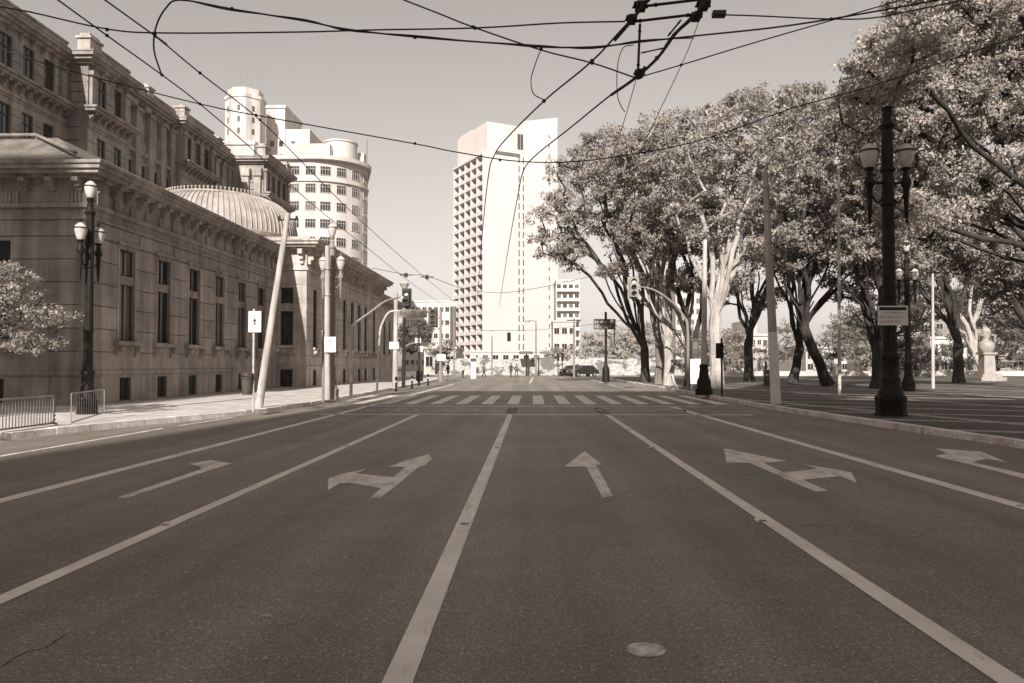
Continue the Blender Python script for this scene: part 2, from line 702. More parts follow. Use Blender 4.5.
# ------------------------------------------------------------------ road markings
def strip(name, pts, w, m='line_paint', z=0.004):
    b = MB()
    L = offset(pts, w / 2)
    Rr = offset(pts, -w / 2)
    for i in range(len(pts) - 1):
        b.face([(*Rr[i], z), (*Rr[i + 1], z), (*L[i + 1], z), (*L[i], z)])
    return struct(b.build(name, m, smooth=False))


def line_y(x0, y0, x1, y1, w, name='lane_line', m='line_paint', n=8):
    return strip(name, [(x0 + (x1 - x0) * k / n, y0 + (y1 - y0) * k / n) for k in range(n + 1)], w, m)


YS = 25.0
line_y(-0.70, -6, -0.68, YS, 0.16)
line_y(2.50, -6, 2.47, YS, 0.16)
line_y(-3.72, -6, -3.70, YS, 0.15)
line_y(-6.42, -6, -6.32, 62, 0.21)
line_y(5.86, -6, 5.42, 29.7, 0.22)
line_y(6.4, 58, 6.2, 82, 0.15)
line_y(-0.1, 66, 0.2, 92, 0.15)
for (x0, y0, x1, y1) in ((-9.5, 13, -9.42, 19.5), (-9.4, 20.3, -9.2, 23.6)):
    line_y(x0, y0, x1, y1, 0.12, 'parking_line', 'arrow_paint', 3)
# stop lines
for Y, w in ((25.1, 0.32), (29.9, 0.34)):
    strip('stop_line', [(-6.9, Y), (0, Y), (7.2, Y)], w, 'arrow_paint')
# zebra
for k in range(-8, 9):
    x = -0.73 + 1.07 * k
    if -8.4 < x < 8.3:
        strip('crosswalk_stripe', [(x - 0.02, 31.6), (x, 40.2)], 0.48, 'zebra_paint' if k in (0, 1) else 'line_paint')


def pix_poly(name, pts, m, z=0.004):
    b = MB()
    b.face([at_z(px, py, z) for px, py in pts])
    return struct(b.build(name, m, smooth=False))


def zz(x0, y0, s, pts):
    return [(x0 + a / s, y0 + c / s) for a, c in pts]


pix_poly('lane_arrow', [(116.8, 497.7), (127.8, 497.7), (210, 470.2), (232, 463.3), (211, 460), (188, 463.8), (199, 466.3), (202, 468.8)], 'arrow_paint')
pix_poly('lane_arrow', zz(310, 430, 7.314, [(445, 492), (515, 495), (640, 400), (770, 290), (800, 266), (845, 258), (893, 212), (870, 178), (720, 215), (570, 268),
                                            (700, 270), (610, 345), (340, 318), (420, 280), (250, 318), (135, 352), (130, 440), (220, 388), (300, 388), (520, 425)]), 'arrow_paint')
pix_poly('lane_arrow', zz(512, 400, 2, [(145, 102), (105, 133), (148, 133), (181, 195), (203, 192), (168, 130), (180, 129)]), 'arrow_paint')
pix_poly('lane_arrow', zz(700, 430, 3.16, [(75, 58), (275, 98), (200, 103), (262, 133), (310, 130), (372, 122), (318, 106), (478, 133), (497, 168), (445, 146),
                                           (325, 157), (405, 192), (365, 195), (155, 103), (83, 103)]), 'arrow_paint')
pix_poly('lane_arrow', zz(700, 430, 3.16, [(740, 82), (780, 74), (745, 58), (890, 68), (972, 103), (905, 90), (862, 102), (1150, 166), (1150, 186), (850, 108)]), 'arrow_paint')
# faint bicycle / motorcycle symbols between the stop lines
for x in (-5.0, -2.2, 3.3, 4.6):
    b = MB()
    for s in (-0.55, 0.55):
        ring = [(x + s + 0.38 * math.cos(a), 27.6 + 0.9 * math.sin(a)) for a in [2 * math.pi * k / 14 for k in range(15)]]
        ring2 = [(x + s + 0.27 * math.cos(a), 27.6 + 0.68 * math.sin(a)) for a in [2 * math.pi * k / 14 for k in range(15)]]
        for k in range(14):
            b.face([(*ring2[k], 0.004), (*ring[k], 0.004), (*ring[k + 1], 0.004), (*ring2[k + 1], 0.004)])
    b.face([(x - 0.2, 27.9, 0.0045), (x + 0.3, 27.9, 0.0045), (x + 0.25, 28.3, 0.0045), (x - 0.15, 28.3, 0.0045)])
    struct(b.build('bicycle_symbol', 'faint_paint', smooth=False))
# blacked-out ends of the old lane lines
for x in (-0.68, 2.47):
    strip('tar_patch', [(x, 25.6), (x + 0.02, 29.0)], 0.36, mat('tar', 0.10, 0.16, rough=0.7, spec=0.3, scale=6), 0.0035)
# flecks of spilt paint and one open crack
for i, (px, py, w_) in enumerate(((267, 615, 0.035), (345, 557, 0.035), (265, 658, 0.022), (485, 462, 0.05), (130, 452, 0.05))):
    c = at_z(px, py, 0.003)
    rs = random.Random(i)
    b = MB()
    b.face([(c.x + w_ * rs.uniform(0.5, 1.2) * math.cos(a), c.y + 1.3 * w_ * rs.uniform(0.5, 1.2) * math.sin(a), 0.003) for a in [2 * math.pi * k / 9 for k in range(9)]])
    struct(b.build('paint_fleck', 'faint_paint', smooth=False))
rs = random.Random(8)
for path in (((-10, 672), (12, 660), (28, 652), (44, 648), (58, 640), (66, 634)),):
    b = MB()
    pts = spline([at_z(x, y, 0.0025) for x, y in path], 6)
    pts = [(p.x + rs.uniform(-0.012, 0.012), p.y + rs.uniform(-0.012, 0.012)) for p in pts]
    strip('road_crack', pts, 0.007, 'tar_dark' if 'tar_dark' in MATS else mat('tar_dark', 0.05, 0.09, rough=1.0, spec=0.0), 0.0025)
# utility cap in the asphalt
c = at_z(646, 650)
b = MB()
b.lathe([(0.112, 0.001), (0.112, 0.004), (0.104, 0.006), (0.10, 0.004), (0.0, 0.005)], (c.x, c.y), 24)
b2 = b.build('manhole_cover', mat('cast_cap', 0.3, 0.75, scale=9, rough=0.5))
tag(b2, 'small pale round utility cover set into the asphalt in the foreground', 'cover')
# reflective road studs
STUD = [(465, 524, 'road stud on the centre lane line, the nearest one'), (168, 525, 'road stud on the lane line left of the centre line, the nearest one'),
        (761, 521, 'road stud on the lane line right of the straight arrow, the nearest one'),
        (497, 448, 'road stud on the centre lane line beside the straight arrow head'),
        (347, 446, 'road stud on the lane line just behind the left combined arrow'),
        (652, 448, 'road stud on the lane line right of the straight arrow, the farther one'),
        (1017, 506, 'road stud on the far right lane line at the edge of the frame')]
for px, py, lab in STUD:
    c = at_z(px, py)
    r = thing('road_stud', lab, 'road stud', (c.x, c.y, 0.004), 0, 'reflective studs on the lane lines')
    b = MB()
    b.frustum((c.x, c.y), 0.085, 0.055, 0.004, 0.028)
    b.build('stud_body', 'panel_white', r, smooth=False)
    b = MB()
    b.box(c.x - 0.036, c.x + 0.036, c.y - 0.0585, c.y - 0.0525, 0.011, 0.021)
    b.build('reflector', 'grey_metal', r, smooth=False)


# ------------------------------------------------------------------ building helpers
def facing_px(x0):       # wall facing +X
    return lambda u, n, z: (x0 + n, u, z)


def facing_my(y0):       # wall facing -Y
    return lambda u, n, z: (u, y0 - n, z)


def facing_mx(x0):
    return lambda u, n, z: (x0 - n, u, z)


def rusticated(b, fn, u0, u1, z0, z1, courses, openings, depth=0.4, gap=0.035, inset=0.05):
    zs = sorted(set([z0, z1] + [c for c in courses if z0 < c < z1] + [z for o in openings for z in (o[2], o[3]) if z0 < z < z1]))
    cs = set(courses)
    for a, c in zip(zs[:-1], zs[1:]):
        a2 = a + (gap / 2 if a in cs else 0)
        c2 = c - (gap / 2 if c in cs else 0)
        mid = (a + c) / 2
        cuts = sorted([(o[0], o[1]) for o in openings if o[2] <= mid <= o[3]])
        x = u0
        segs = []
        for p, q in cuts:
            if p > x:
                segs.append((x, p))
            x = max(x, q)
        if x < u1:
            segs.append((x, u1))
        for p, q in segs:
            b.box(p, q, -depth, 0.0, a2, c2, fn)
            # recessed joint
            if c in cs:
                b.box(p, q, -depth, -inset, c2, c2 + gap, fn)


WR = random.Random(3)


def window(parent, fn, u0, u1, z0, z1, depth=0.2, mull=1, trans=(), m='window_frame', glass='glass', bars=0, fr=0.07):
    b = MB()
    n0, n1 = -depth, -depth + 0.09
    b.box(u0, u0 + fr, n0, n1, z0, z1, fn)
    b.box(u1 - fr, u1, n0, n1, z0, z1, fn)
    b.box(u0 + fr, u1 - fr, n0, n1, z0, z0 + fr, fn)
    b.box(u0 + fr, u1 - fr, n0, n1, z1 - fr, z1, fn)
    for k in range(1, mull + 1):
        u = u0 + (u1 - u0) * k / (mull + 1)
        b.box(u - 0.025, u + 0.025, n0, n1 - 0.01, z0 + fr, z1 - fr, fn)
    for t in trans:
        z = z0 + (z1 - z0) * t
        b.box(u0 + fr, u1 - fr, n0, n1 + 0.012, z - 0.03, z + 0.03, fn)
    for k in range(bars):
        u = u0 + (u1 - u0) * (k + 0.5) / bars
        b.box(u - 0.012, u + 0.012, n1 + 0.06, n1 + 0.085, z0 + 0.003, z1 - 0.003, fn)
    if glass == 'glass' and WR.random() < 0.3:
        glass = 'blind_glass'
    w = b.build('window', m, parent, smooth=False)
    g = MB()
    g.box(u0 + 0.02, u1 - 0.02, n0 + 0.02, n0 + 0.04, z0 + 0.02, z1 - 0.02, fn)
    g.build('pane', glass, w, smooth=False)
    return w


def sill(parent, fn, u0, u1, z, m='stone', over=0.35, h=0.16, out=0.22):
    b = MB()
    b.box(u0 - over, u1 + over, 0.002, out, z - h, z, fn)
    for u in (u0 - over + 0.12, u1 + over - 0.36):
        b.box(u, u + 0.24, 0.002, out * 0.75, z - h - 0.3, z - h - 0.002, fn)
        b.box(u + 0.04, u + 0.2, 0.002, out * 0.5, z - h - 0.45, z - h - 0.302, fn)
        c = fn(u + 0.12, out * 0.75 + 0.05, z - h - 0.15)
        b.ball(c, 0.13, 5)
    b.box(u0 - over + 0.4, u1 + over - 0.4, 0.002, 0.06, z - h - 0.32, z - h - 0.004, fn)
    return b.build('sill', m, parent, smooth=False)


# ------------------------------------------------------------------ courthouse palace (left)
PAL = thing('stone_palace', 'long rusticated stone palace with low front wing, ribbed dome and tall block behind it', 'building', (-16, 27.8, 0.147))
B0 = 0.147
WX, WY0, WY1 = -16.0, 27.4, 48.2          # wing: street wall, front wall, end
COURSES = [2.1, 2.95, 3.8, 4.63, 5.47, 6.3]
wy = [29.95 + 3.03 * k for k in range(6)]
ops_side = []
for c in wy:
    ops_side.append((c - 0.58, c + 0.58, 2.56, 6.15))
    ops_side.append((c - 0.42, c + 0.42, 0.22, 1.12))
fx = [-19.6, -23.4, -27.2, -31.0]
ops_front = []
for c in fx:
    ops_front.append((c - 0.65, c + 0.65, 2.56, 6.15))
    ops_front.append((c - 0.5, c + 0.5, 0.22, 1.12))
fs, ff = facing_px(WX), facing_my(WY0)
b = MB()
b.box(-36, WX - 0.4, WY0 + 0.4, WY1, B0, 7.4)                       # core
rusticated(b, fs, WY0, WY1, B0, 6.9, COURSES + [1.3], ops_side)
rusticated(b, ff, -36, WX - 0.4, B0, 6.9, COURSES + [1.3], ops_front)
# frieze wall above
b.box(-36, WX - 0.003, WY0 + 0.003, WY1 - 0.003, 6.9, 8.4)
b.build('wall', 'stone', PAL, smooth=False)
b = MB()
for (z0, z1, ov) in ((1.24, 1.40, 0.07), (B0, 0.2, 0.10)):           # belt and plinth, as rings in front of the wall
    b.box(WX + 0.002, WX + ov, WY0 - ov, WY1 - 0.003, z0, z1)
    b.box(-36, WX + 0.002, WY0 - ov, WY0 - 0.002, z0, z1)
for (z0, z1, ov) in ((6.92, 7.02, 0.07), (7.34, 7.5, 0.11)):
    b.box(WX, WX + ov, WY0 - ov, WY1 - 0.003, z0, z1)
    b.box(-36, WX, WY0 - ov, WY0 - 0.004, z0, z1)
# raised panels of the architrave
for k in range(7):
    y = 27.85 + 3.03 * k
    b.box(WX, WX + 0.04, y, y + 2.5, 6.36, 6.86)
b.build('belt_course', 'stone', PAL, smooth=False)


def cornice(b, x0, x1, y0, y1, z0, layers, ends=True):
    z = z0
    for h, ov in layers:
        b.box(x0, x1 + ov, y0 - ov, y1 + (ov if ends else 0), z, z + h)
        z += h


def brackets_x(b, x, y0, y1, step, z0, z1, out, w=0.32):
    n = max(1, int((y1 - y0) / step))
    for k in range(n + 1):
        y = y0 + (y1 - y0) * k / n
        b.box(x, x + out, y - w / 2, y + w / 2, z1 - (z1 - z0) * 0.35, z1)
        b.box(x, x + out * 0.6, y - w / 2 + 0.03, y + w / 2 - 0.03, z0 + (z1 - z0) * 0.3, z1 - (z1 - z0) * 0.352)
        b.box(x, x + out * 0.3, y - w / 2 + 0.03, y + w / 2 - 0.03, z0, z0 + (z1 - z0) * 0.298)


def brackets_y(b, y, x0, x1, step, z0, z1, out, w=0.32):
    n = max(1, int((x1 - x0) / step))
    for k in range(n + 1):
        x = x0 + (x1 - x0) * k / n
        b.box(x - w / 2, x + w / 2, y - out, y, z1 - (z1 - z0) * 0.35, z1)
        b.box(x - w / 2 + 0.03, x + w / 2 - 0.03, y - out * 0.6, y, z0 + (z1 - z0) * 0.3, z1 - (z1 - z0) * 0.352)
        b.box(x - w / 2 + 0.03, x + w / 2 - 0.03, y - out * 0.3, y, z0, z0 + (z1 - z0) * 0.298)


b = MB()
cornice(b, -36, WX, WY0, WY1 - 0.01, 8.402, [(0.1, 0.3), (0.14, 0.55), (0.16, 0.66), (0.12, 0.74)], False)
brackets_x(b, WX + 0.001, WY0 + 0.4, WY1 - 0.6, 0.95, 7.95, 8.39, 0.42, 0.24)
brackets_y(b, WY0 + 0.002, -35, WX - 0.4, 0.95, 7.95, 8.39, 0.42, 0.24)
for k in range(18):                                    # fluted consoles of the frieze
    y = WY0 + 0.5 + k * 1.19
    for e in (-0.14, 0.0, 0.14):
        b.box(WX, WX + 0.07, y + e - 0.05, y + e + 0.05, 7.52, 7.94)
for k in range(8):
    x = WX - 0.6 - k * 2.3
    for e in (-0.2, -0.07, 0.07, 0.2):
        b.box(x + e - 0.05, x + e + 0.05, WY0 - 0.075, WY0, 7.52, 7.94)
b.build('cornice', 'stone', PAL, smooth=False)
for i, (u0, u1, z0, z1) in enumerate(ops_side):
    tall = z1 > 3
    window(PAL, fs, u0, u1, z0, z1, fr=0.05, trans=(0.62, 0.72) if tall else (), bars=0 if tall else 6)
    if tall:
        sill(PAL, fs, u0, u1, 2.54)
for i, (u0, u1, z0, z1) in enumerate(ops_front):
    tall = z1 > 3
    window(PAL, ff, u0, u1, z0, z1, trans=(0.62, 0.72) if tall else (), bars=7)
    if tall:
        sill(PAL, ff, u0, u1, 2.54)
# window surrounds
b = MB()
for (u0, u1, z0, z1) in ops_side:
    if z1 > 3:
        b.box(u0 - 0.12, u0, 0.002, 0.025, z0, z1 + 0.15, fs)
        b.box(u1, u1 + 0.12, 0.002, 0.025, z0, z1 + 0.15, fs)
        b.box(u0, u1, 0.002, 0.05, z1, z1 + 0.15, fs)
        b.box(u0 - 0.2, u1 + 0.2, 0.002, 0.12, z1 + 0.152, z1 + 0.26, fs)
        b.box(u0, u1, -0.19, -0.06, z0 + 2.22, z0 + 2.46, fs)      # stone transom
        b.box(u0, u1, -0.19, -0.02, z0 + 2.462, z0 + 2.54, fs)
b.build('window_surround', 'stone', PAL, smooth=False)
# low roof of the wing
b = MB()
z0 = 8.93
RI, RH = 3.4, 2.0
b.face([(-36, WY0 + 0.2, z0), (WX - 0.2, WY0 + 0.2, z0), (WX - RI, WY0 + RI, z0 + RH), (-36, WY0 + RI, z0 + RH)])
b.face([(WX - 0.2, WY0 + 0.2, z0), (WX - 0.2, WY1 - 0.2, z0), (WX - RI, WY1 - 0.2, z0 + RH), (WX - RI, WY0 + RI, z0 + RH)])
b.face([(-36, WY0 + RI, z0 + RH), (WX - RI, WY0 + RI, z0 + RH), (WX - RI, WY1 - 0.2, z0 + RH), (-36, WY1 - 0.2, z0 + RH)])
b.build('roof', 'roof', PAL, smooth=False)
# pipe along the roof edge over the front wall
b = MB()
pp = [Vector((-36, WY0 + 3.2, 11.0)), Vector((-25, WY0 + 3.2, 11.0)), Vector((-20.2, WY0 + 3.2, 11.0)), Vector((-16.9, WY0 + 0.5, 9.5))]
b.tube(pp, 0.07, 8)
for p in pp[1:]:
    b.tube([p, (p.x, p.y + 0.1, p.z - 0.5)], 0.025, 5)
b.build('roof_pipe', 'grey_metal', PAL)

# pavilion with higher cornice and the range beyond it
PX, PY0, PY1 = -14.2, 48.2, 72.2
fp, fpf = facing_px(PX), facing_my(PY0)
py = [50.2, 54.9, 58.2, 60.7, 63.2, 65.7, 69.2]
ops_p = []
for c in py:
    ops_p.append((c - 0.5, c + 0.5, 2.75, 6.55))
    ops_p.append((c - 0.42, c + 0.42, 0.22, 1.25))
ops_pf = [(-15.86, -15.06, 2.85, 5.0), (-15.86, -15.06, 5.5, 6.5), (-15.86, -15.06, 0.22, 1.3)]
PC = [2.2, 3.1, 4.0, 4.9, 5.8, 6.7]
b = MB()
b.box(-34, PX - 0.4, PY0 + 0.4, PY1, B0, 7.8)
rusticated(b, fp, PY0, PY1, B0, 7.5, PC + [1.45], ops_p)
rusticated(b, fpf, -34, PX - 0.4, B0, 7.5, PC + [1.45], ops_pf)
b.box(-34, PX - 0.003, PY0 + 0.003, PY1 - 0.003, 7.5, 8.9)
b.build('wall', 'pale_stone', PAL, smooth=False)
b = MB()
cornice(b, -34, PX, PY0, PY1, 8.905, [(0.1, 0.35), (0.14, 0.75), (0.18, 0.95), (0.12, 1.05)], True)
b.box(-34, PX + 0.25, PY0 - 0.25, PY1 + 0.25, 9.445, 9.7)
brackets_x(b, PX + 0.001, PY0 + 0.3, PY1 - 0.3, 1.3, 8.0, 8.895, 0.6)
brackets_y(b, PY0 + 0.002, -15.8, PX - 0.3, 0.75, 8.0, 8.895, 0.6, 0.3)
b.box(PX, PX + 0.11, PY0 - 0.11, PY1, 7.6, 7.76)
b.box(-16, PX, PY0 - 0.11, PY0 - 0.002, 7.6, 7.76)
b.box(PX + 0.002, PX + 0.08, PY0 - 0.08, PY1, 1.38, 1.52)
b.box(-15.99, PX + 0.002, PY0 - 0.08, PY0 - 0.002, 1.38, 1.52)
b.build('cornice', 'pale_stone', PAL, smooth=False)
for (u0, u1, z0, z1) in ops_p:
    tall = z1 > 3
    window(PAL, fp, u0, u1, z0, z1, trans=(0.62, 0.72) if tall else (), bars=0 if tall else 5)
    if tall:
        sill(PAL, fp, u0, u1, 2.72, 'pale_stone')
for (u0, u1, z0, z1) in ops_pf:
    window(PAL, fpf, u0, u1, z0, z1, trans=(0.5,), mull=2, bars=6)
sill(PAL, fpf, -15.86, -15.06, 2.83, 'pale_stone')
# last low range
QX, QY0, QY1 = -15.0, 72.2, 86.0
fq = facing_px(QX)
qy = [75.2, 78.2, 81.2, 84.0]
ops_q = []
for c in qy:
    ops_q.append((c - 0.5, c + 0.5, 2.6, 6.2))
b = MB()
b.box(-34, QX - 0.4, QY0 + 0.3, QY1, B0, 7.4)
rusticated(b, fq, QY0 + 0.02, QY1, B0, 7.4, COURSES + [1.3], ops_q)
b.build('wall', 'pale_stone', PAL, smooth=False)
b = MB()
cornice(b, -34, QX, QY0 + 1.3, QY1, 7.405, [(0.5, 0.1), (0.16, 0.5), (0.2, 0.8), (0.12, 0.9)], True)
brackets_x(b, QX + 0.102, QY0 + 1.6, QY1 - 0.3, 1.4, 7.43, 7.9, 0.4)
b.build('cornice', 'pale_stone', PAL, smooth=False)
for (u0, u1, z0, z1) in ops_q:
    window(PAL, fq, u0, u1, z0, z1, trans=(0.62,))

# tall block behind
MX = -30.0
SECT = [(39.0, 50.8, -31.5, [40.6, 42.7, 44.8, 46.9, 49.0]), (50.8, 56.0, -30.0, [52.5, 54.6]), (56.0, 64.7, -30.7, [57.4, 59.45, 61.5, 63.5]),
        (64.7, 71.2, -30.0, [66.1, 68.0, 69.9]), (71.2, 77.0, -30.7, [72.5, 74.2, 75.9]), (77.0, 85.0, -27.2, [78.4, 80.1, 81.8, 83.5])]
for si, (y0, y1, x, ws) in enumerate(SECT):
    fm = facing_px(x)
    ops = []
    for c in ws:
        ops += [(c - 0.55, c + 0.55, 19.3, 21.5), (c - 0.55, c + 0.55, 15.3, 17.3), (c - 0.5, c + 0.5, 11.0, 13.4)]
    b = MB()
    b.box(-60, x - 0.4, y0 + 0.01, y1 - 0.01, B0, 22.0)
    crs = [9.2, 10.1, 11.9, 12.8, 14.2, 15.0, 15.9, 16.8, 17.7, 19.4, 20.1, 20.8]
    rusticated(b, fm, y0, y1, 8.0, 22.0, crs if si in (0, 1, 3, 5) else [14.2, 17.7], ops, gap=0.06, inset=0.07)
    b.box(x - 0.39, x - 0.001, y0 + 0.002, y1 - 0.002, B0, 7.99)
    b.build('wall', 'stone', PAL, smooth=False)
    if x > -31 or si == 5:
        # flank of the projecting part, rusticated too
        fk = facing_my(y0)
        b = MB()
        rusticated(b, fk, x - 2.6, x - 0.41, 8.0, 22.0, crs, [], depth=0.012, gap=0.06, inset=0.01)
        b.build('flank', 'stone', PAL, smooth=False)
    b = MB()
    for (h0, h1, ov) in ((22.0, 22.18, 0.25), (22.18, 22.38, 0.55), (22.38, 22.6, 0.75), (22.6, 22.7, 0.8)):
        b.box(-60, x + ov, y0 - (ov if si in (1, 3, 5) else -0.01), y1 + (ov if si in (1, 3, 5) else -0.01), h0 + 0.004 * si, h1 + 0.004 * si)
    brackets_x(b, x + 0.001, y0 + 0.5, y1 - 0.5, 1.0, 21.6, 21.99, 0.4, 0.25)
    # parapet
    b.box(x - 0.5, x + 0.06, y0 + 0.02, y1 - 0.02, 22.74, 23.35)
    b.box(x - 0.56, x + 0.14, y0 + 0.01, y1 - 0.01, 23.35, 23.5)
    b.build('cornice', 'stone', PAL, smooth=False)
    b = MB()
    # balcony string with modillions
    if si in (0, 1, 3, 5):
        b.box(x + 0.002, x + 0.7, y0 - 0.3, y1 + 0.3, 18.75, 18.95)
        b.box(x + 0.002, x + 0.85, y0 - 0.4, y1 + 0.4, 18.95, 19.1)
        brackets_x(b, x + 0.001, y0 + 0.2, y1 - 0.2, 0.75, 18.3, 18.745, 0.55, 0.28)
        b.box(x + 0.3, x + 0.42, y0 - 0.1, y1 + 0.1, 19.1, 19.2)
        b.build('balcony', 'stone', PAL, smooth=False)
        b = MB()
        b.box(x + 0.002, x + 0.3, y0 - 0.2, y1 + 0.2, 14.3, 14.55)
        b.build('string_course', 'stone', PAL, smooth=False)
        b = MB()
        b.box(x + 0.002, x + 0.12, y0, y1, 17.9, 18.1)
    else:
        b.box(x + 0.002, x + 0.25, y0, y1, 18.0, 18.25)
        b.build('string_course', 'stone', PAL, smooth=False)
        b = MB()
        b.box(x + 0.002, x + 0.3, y0, y1, 14.3, 14.55)
    b.build('string_course', 'stone', PAL, smooth=False)
    # giant pilasters between windows in the plain ranges
    if si in (2, 4):
        edges = [y0 + 0.5] + [(a + c) / 2 for a, c in zip(ws[:-1], ws[1:])] + [y1 - 0.5]
        for e in edges:
            b = MB()
            b.box(x + 0.002, x + 0.3, e - 0.42, e + 0.42, 14.56, 17.99)
            b.box(x + 0.002, x + 0.31, e - 0.42, e + 0.42, 17.99, 18.26)
            b.box(x + 0.002, x + 0.3, e - 0.42, e + 0.42, 18.26, 21.3)
            b.box(x + 0.002, x + 0.42, e - 0.52, e + 0.52, 21.3, 21.58)
            b.build('pilaster', 'stone', PAL, smooth=False)
    else:
        for e in (y0 + 0.45, y1 - 0.45):
            b = MB()
            b.box(x + 0.002, x + 0.22, e - 0.3, e + 0.3, 19.21, 21.3)
            b.box(x + 0.002, x + 0.34, e - 0.4, e + 0.4, 21.3, 21.58)
            b.build('pilaster', 'stone', PAL, smooth=False)
    for (u0, u1, z0, z1) in ops:
        lit = (z0 > 19 and si == 2)
        window(PAL, fm, u0, u1, z0, z1, trans=(0.68,), m='white_frame' if lit else 'window_frame', glass='lit_glass' if lit else 'glass')
    # parapet blocks and pedestals
    for e in ([y0 + 0.5] if si != 5 else [y0 + 0.5, y1 - 0.5]) + ([ (y0 + y1) / 2 ] if si in (2, 4) else []):
        b = MB()
        big = si in (1, 5)
        w = 0.7 if big else 0.45
        b.box(x - 0.65, x + 0.22, e - w, e + w, 22.76, 23.62)
        b.box(x - 0.75, x + 0.32, e - w - 0.1, e + w + 0.1, 23.7, 23.85)
        if big:
            b.box(x - 0.55, x + 0.12, e - w + 0.1, e + w - 0.1, 23.85, 24.1)
        else:
            b.lathe([(0.12, 23.85), (0.22, 23.95), (0.2, 24.1), (0.05, 24.2)], (x - 0.2, e), 10)
        b.build('parapet_block', 'pale_stone', PAL, smooth=False)
# air conditioners under two windows
for c in (57.4, 59.45):
    b = MB()
    b.box(-30.69, -30.2, c - 0.45, c + 0.45, 21.5, 21.95)
    b.box(-30.2, -30.18, c - 0.38, c + 0.38, 21.56, 21.9)
    b.build('air_conditioner', 'grey_wall', PAL, smooth=False)
# corner pilaster shaft and bracket group of the end pavilion, facing the street corner
for x in (-27.7, -28.9):
    b = MB()
    b.box(x - 0.3, x + 0.3, 76.6, 76.985, 14.6, 20.7)
    b.box(x - 0.42, x + 0.42, 76.45, 76.985, 20.7, 21.5)
    b.build('pilaster', 'pale_stone', PAL, smooth=False)

# ribbed dome
DC = (-23.2, 56.0)
b = MB()
b.lathe([(5.5, 9.4), (5.5, 10.4), (6.0, 10.55), (6.15, 10.8), (5.8, 10.9)], DC, 64)
for k in range(64):
    a = 2 * math.pi * k / 64
    cx, cy = DC[0] + 5.62 * math.cos(a), DC[1] + 5.62 * math.sin(a)
    b.lathe([(0.13, 10.0), (0.2, 10.42)], (cx, cy), 6)
b.build('dome_cornice', 'pale_stone', PAL)
b = MB()
prof = []
for k in range(11):
    a = R(90) * k / 10 * 0.93
    prof.append((3.5 + 2.2 * math.cos(a), 10.9 + 2.75 * math.sin(a)))
b.lathe(prof, DC, 72)
dome = b.build('dome', 'dome', PAL)
b = MB()
for k in range(96):
    a = 2 * math.pi * k / 96
    b.tube([(DC[0] + (r + 0.04) * math.cos(a), DC[1] + (r + 0.04) * math.sin(a), z + 0.02) for r, z in prof], 0.05, 5)
b.build('dome_rib', 'dome', dome)
b = MB()
b.lathe([(3.6, 13.62), (3.8, 13.66), (3.8, 13.78), (3.6, 13.82), (0, 13.95)], DC, 64)
for k in range(84):
    a = 2 * math.pi * k / 84
    cx, cy = DC[0] + 3.72 * math.cos(a), DC[1] + 3.72 * math.sin(a)
    b.tube([(cx, cy, 13.8), (cx, cy, 13.94)], 0.05, 5)
    b.ball((cx, cy, 13.97), 0.085, 4)
b.build('dome_cresting', 'dome', PAL)


# ------------------------------------------------------------------ rounded white office block
RB = thing('round_block', 'white six-storey visible office block with a rounded corner and rows of square windows', 'building', (-45, 140, 0))
ZT = 40.1
cx0, cy0, rr0 = -41.0, 149.0, 9.0
out = [(-60, 140.0), (-47, 140.0)] + [(cx0 + rr0 * math.cos(a), cy0 + rr0 * math.sin(a)) for a in [R(-90 + 90 * k / 16) for k in range(17)]] + [(-38.5, 172), (-60, 172)]
b = MB()
b.prism(out, 0, ZT - 0.7)
b.build('wall', 'white_wall', RB)
b = MB()


def grow(pl, d):
    return [(x + (d if x > -59 else 0) * (1 if x > cx0 else 0), y - (d if y < 150 else 0)) for x, y in pl]


b.prism(grow(out, 0.9), ZT - 0.7, ZT)
b.prism(grow(out, 0.3), ZT - 3.95 - 0.5 - 0.22, ZT - 3.95 - 0.5)
b.build('cornice', 'white_wall', RB)
b = MB()
b.prism([(-46.5, 143), (-38, 143), (-38, 160), (-46.5, 160)], ZT, ZT + 6.2 - 3.0)
b.lathe([(3.2, ZT + 0.001), (3.2, ZT + 4.3), (3.4, ZT + 4.3), (3.4, ZT + 4.6)], (-37.2, 148), 32)
b.box(-34.3, -33, 150, 152, ZT + 0.002, ZT + 3.3)
b.build('roof_house', 'white_wall', RB)
b = MB()
b.tube([(-32.4, 150, ZT), (-32.4, 150, ZT + 6)], 0.06, 5)
b.build('antenna', 'dark_metal', RB)
for row in range(9):
    zc = ZT - 2.65 - 3.28 * row
    # flat part
    for xc in (-49.5, -47.15, -44.75, -42.4) if False else (-46.2, -43.7):
        fn = facing_my(140.0 - 0.11)
        window(RB, fn, xc - 0.95, xc + 0.95, zc - 0.85, zc + 0.85, depth=0.10, mull=3, trans=(0.65,), m='white_frame', fr=0.06)
    for ang in (-88, -71, -52, -32, -11):
        a = R(ang)
        ux, uy = -math.sin(a), math.cos(a)
        nx, ny = math.cos(a), math.sin(a)
        fn = lambda u, n, z, ux=ux, uy=uy, nx=nx, ny=ny: (cx0 + nx * (rr0 + 0.11 + n) + ux * u, cy0 + ny * (rr0 + 0.11 + n) + uy * u, z)
        window(RB, fn, -0.95, 0.95, zc - 0.85, zc + 0.85, depth=0.10, mull=3, trans=(0.65,), m='white_frame', fr=0.06)


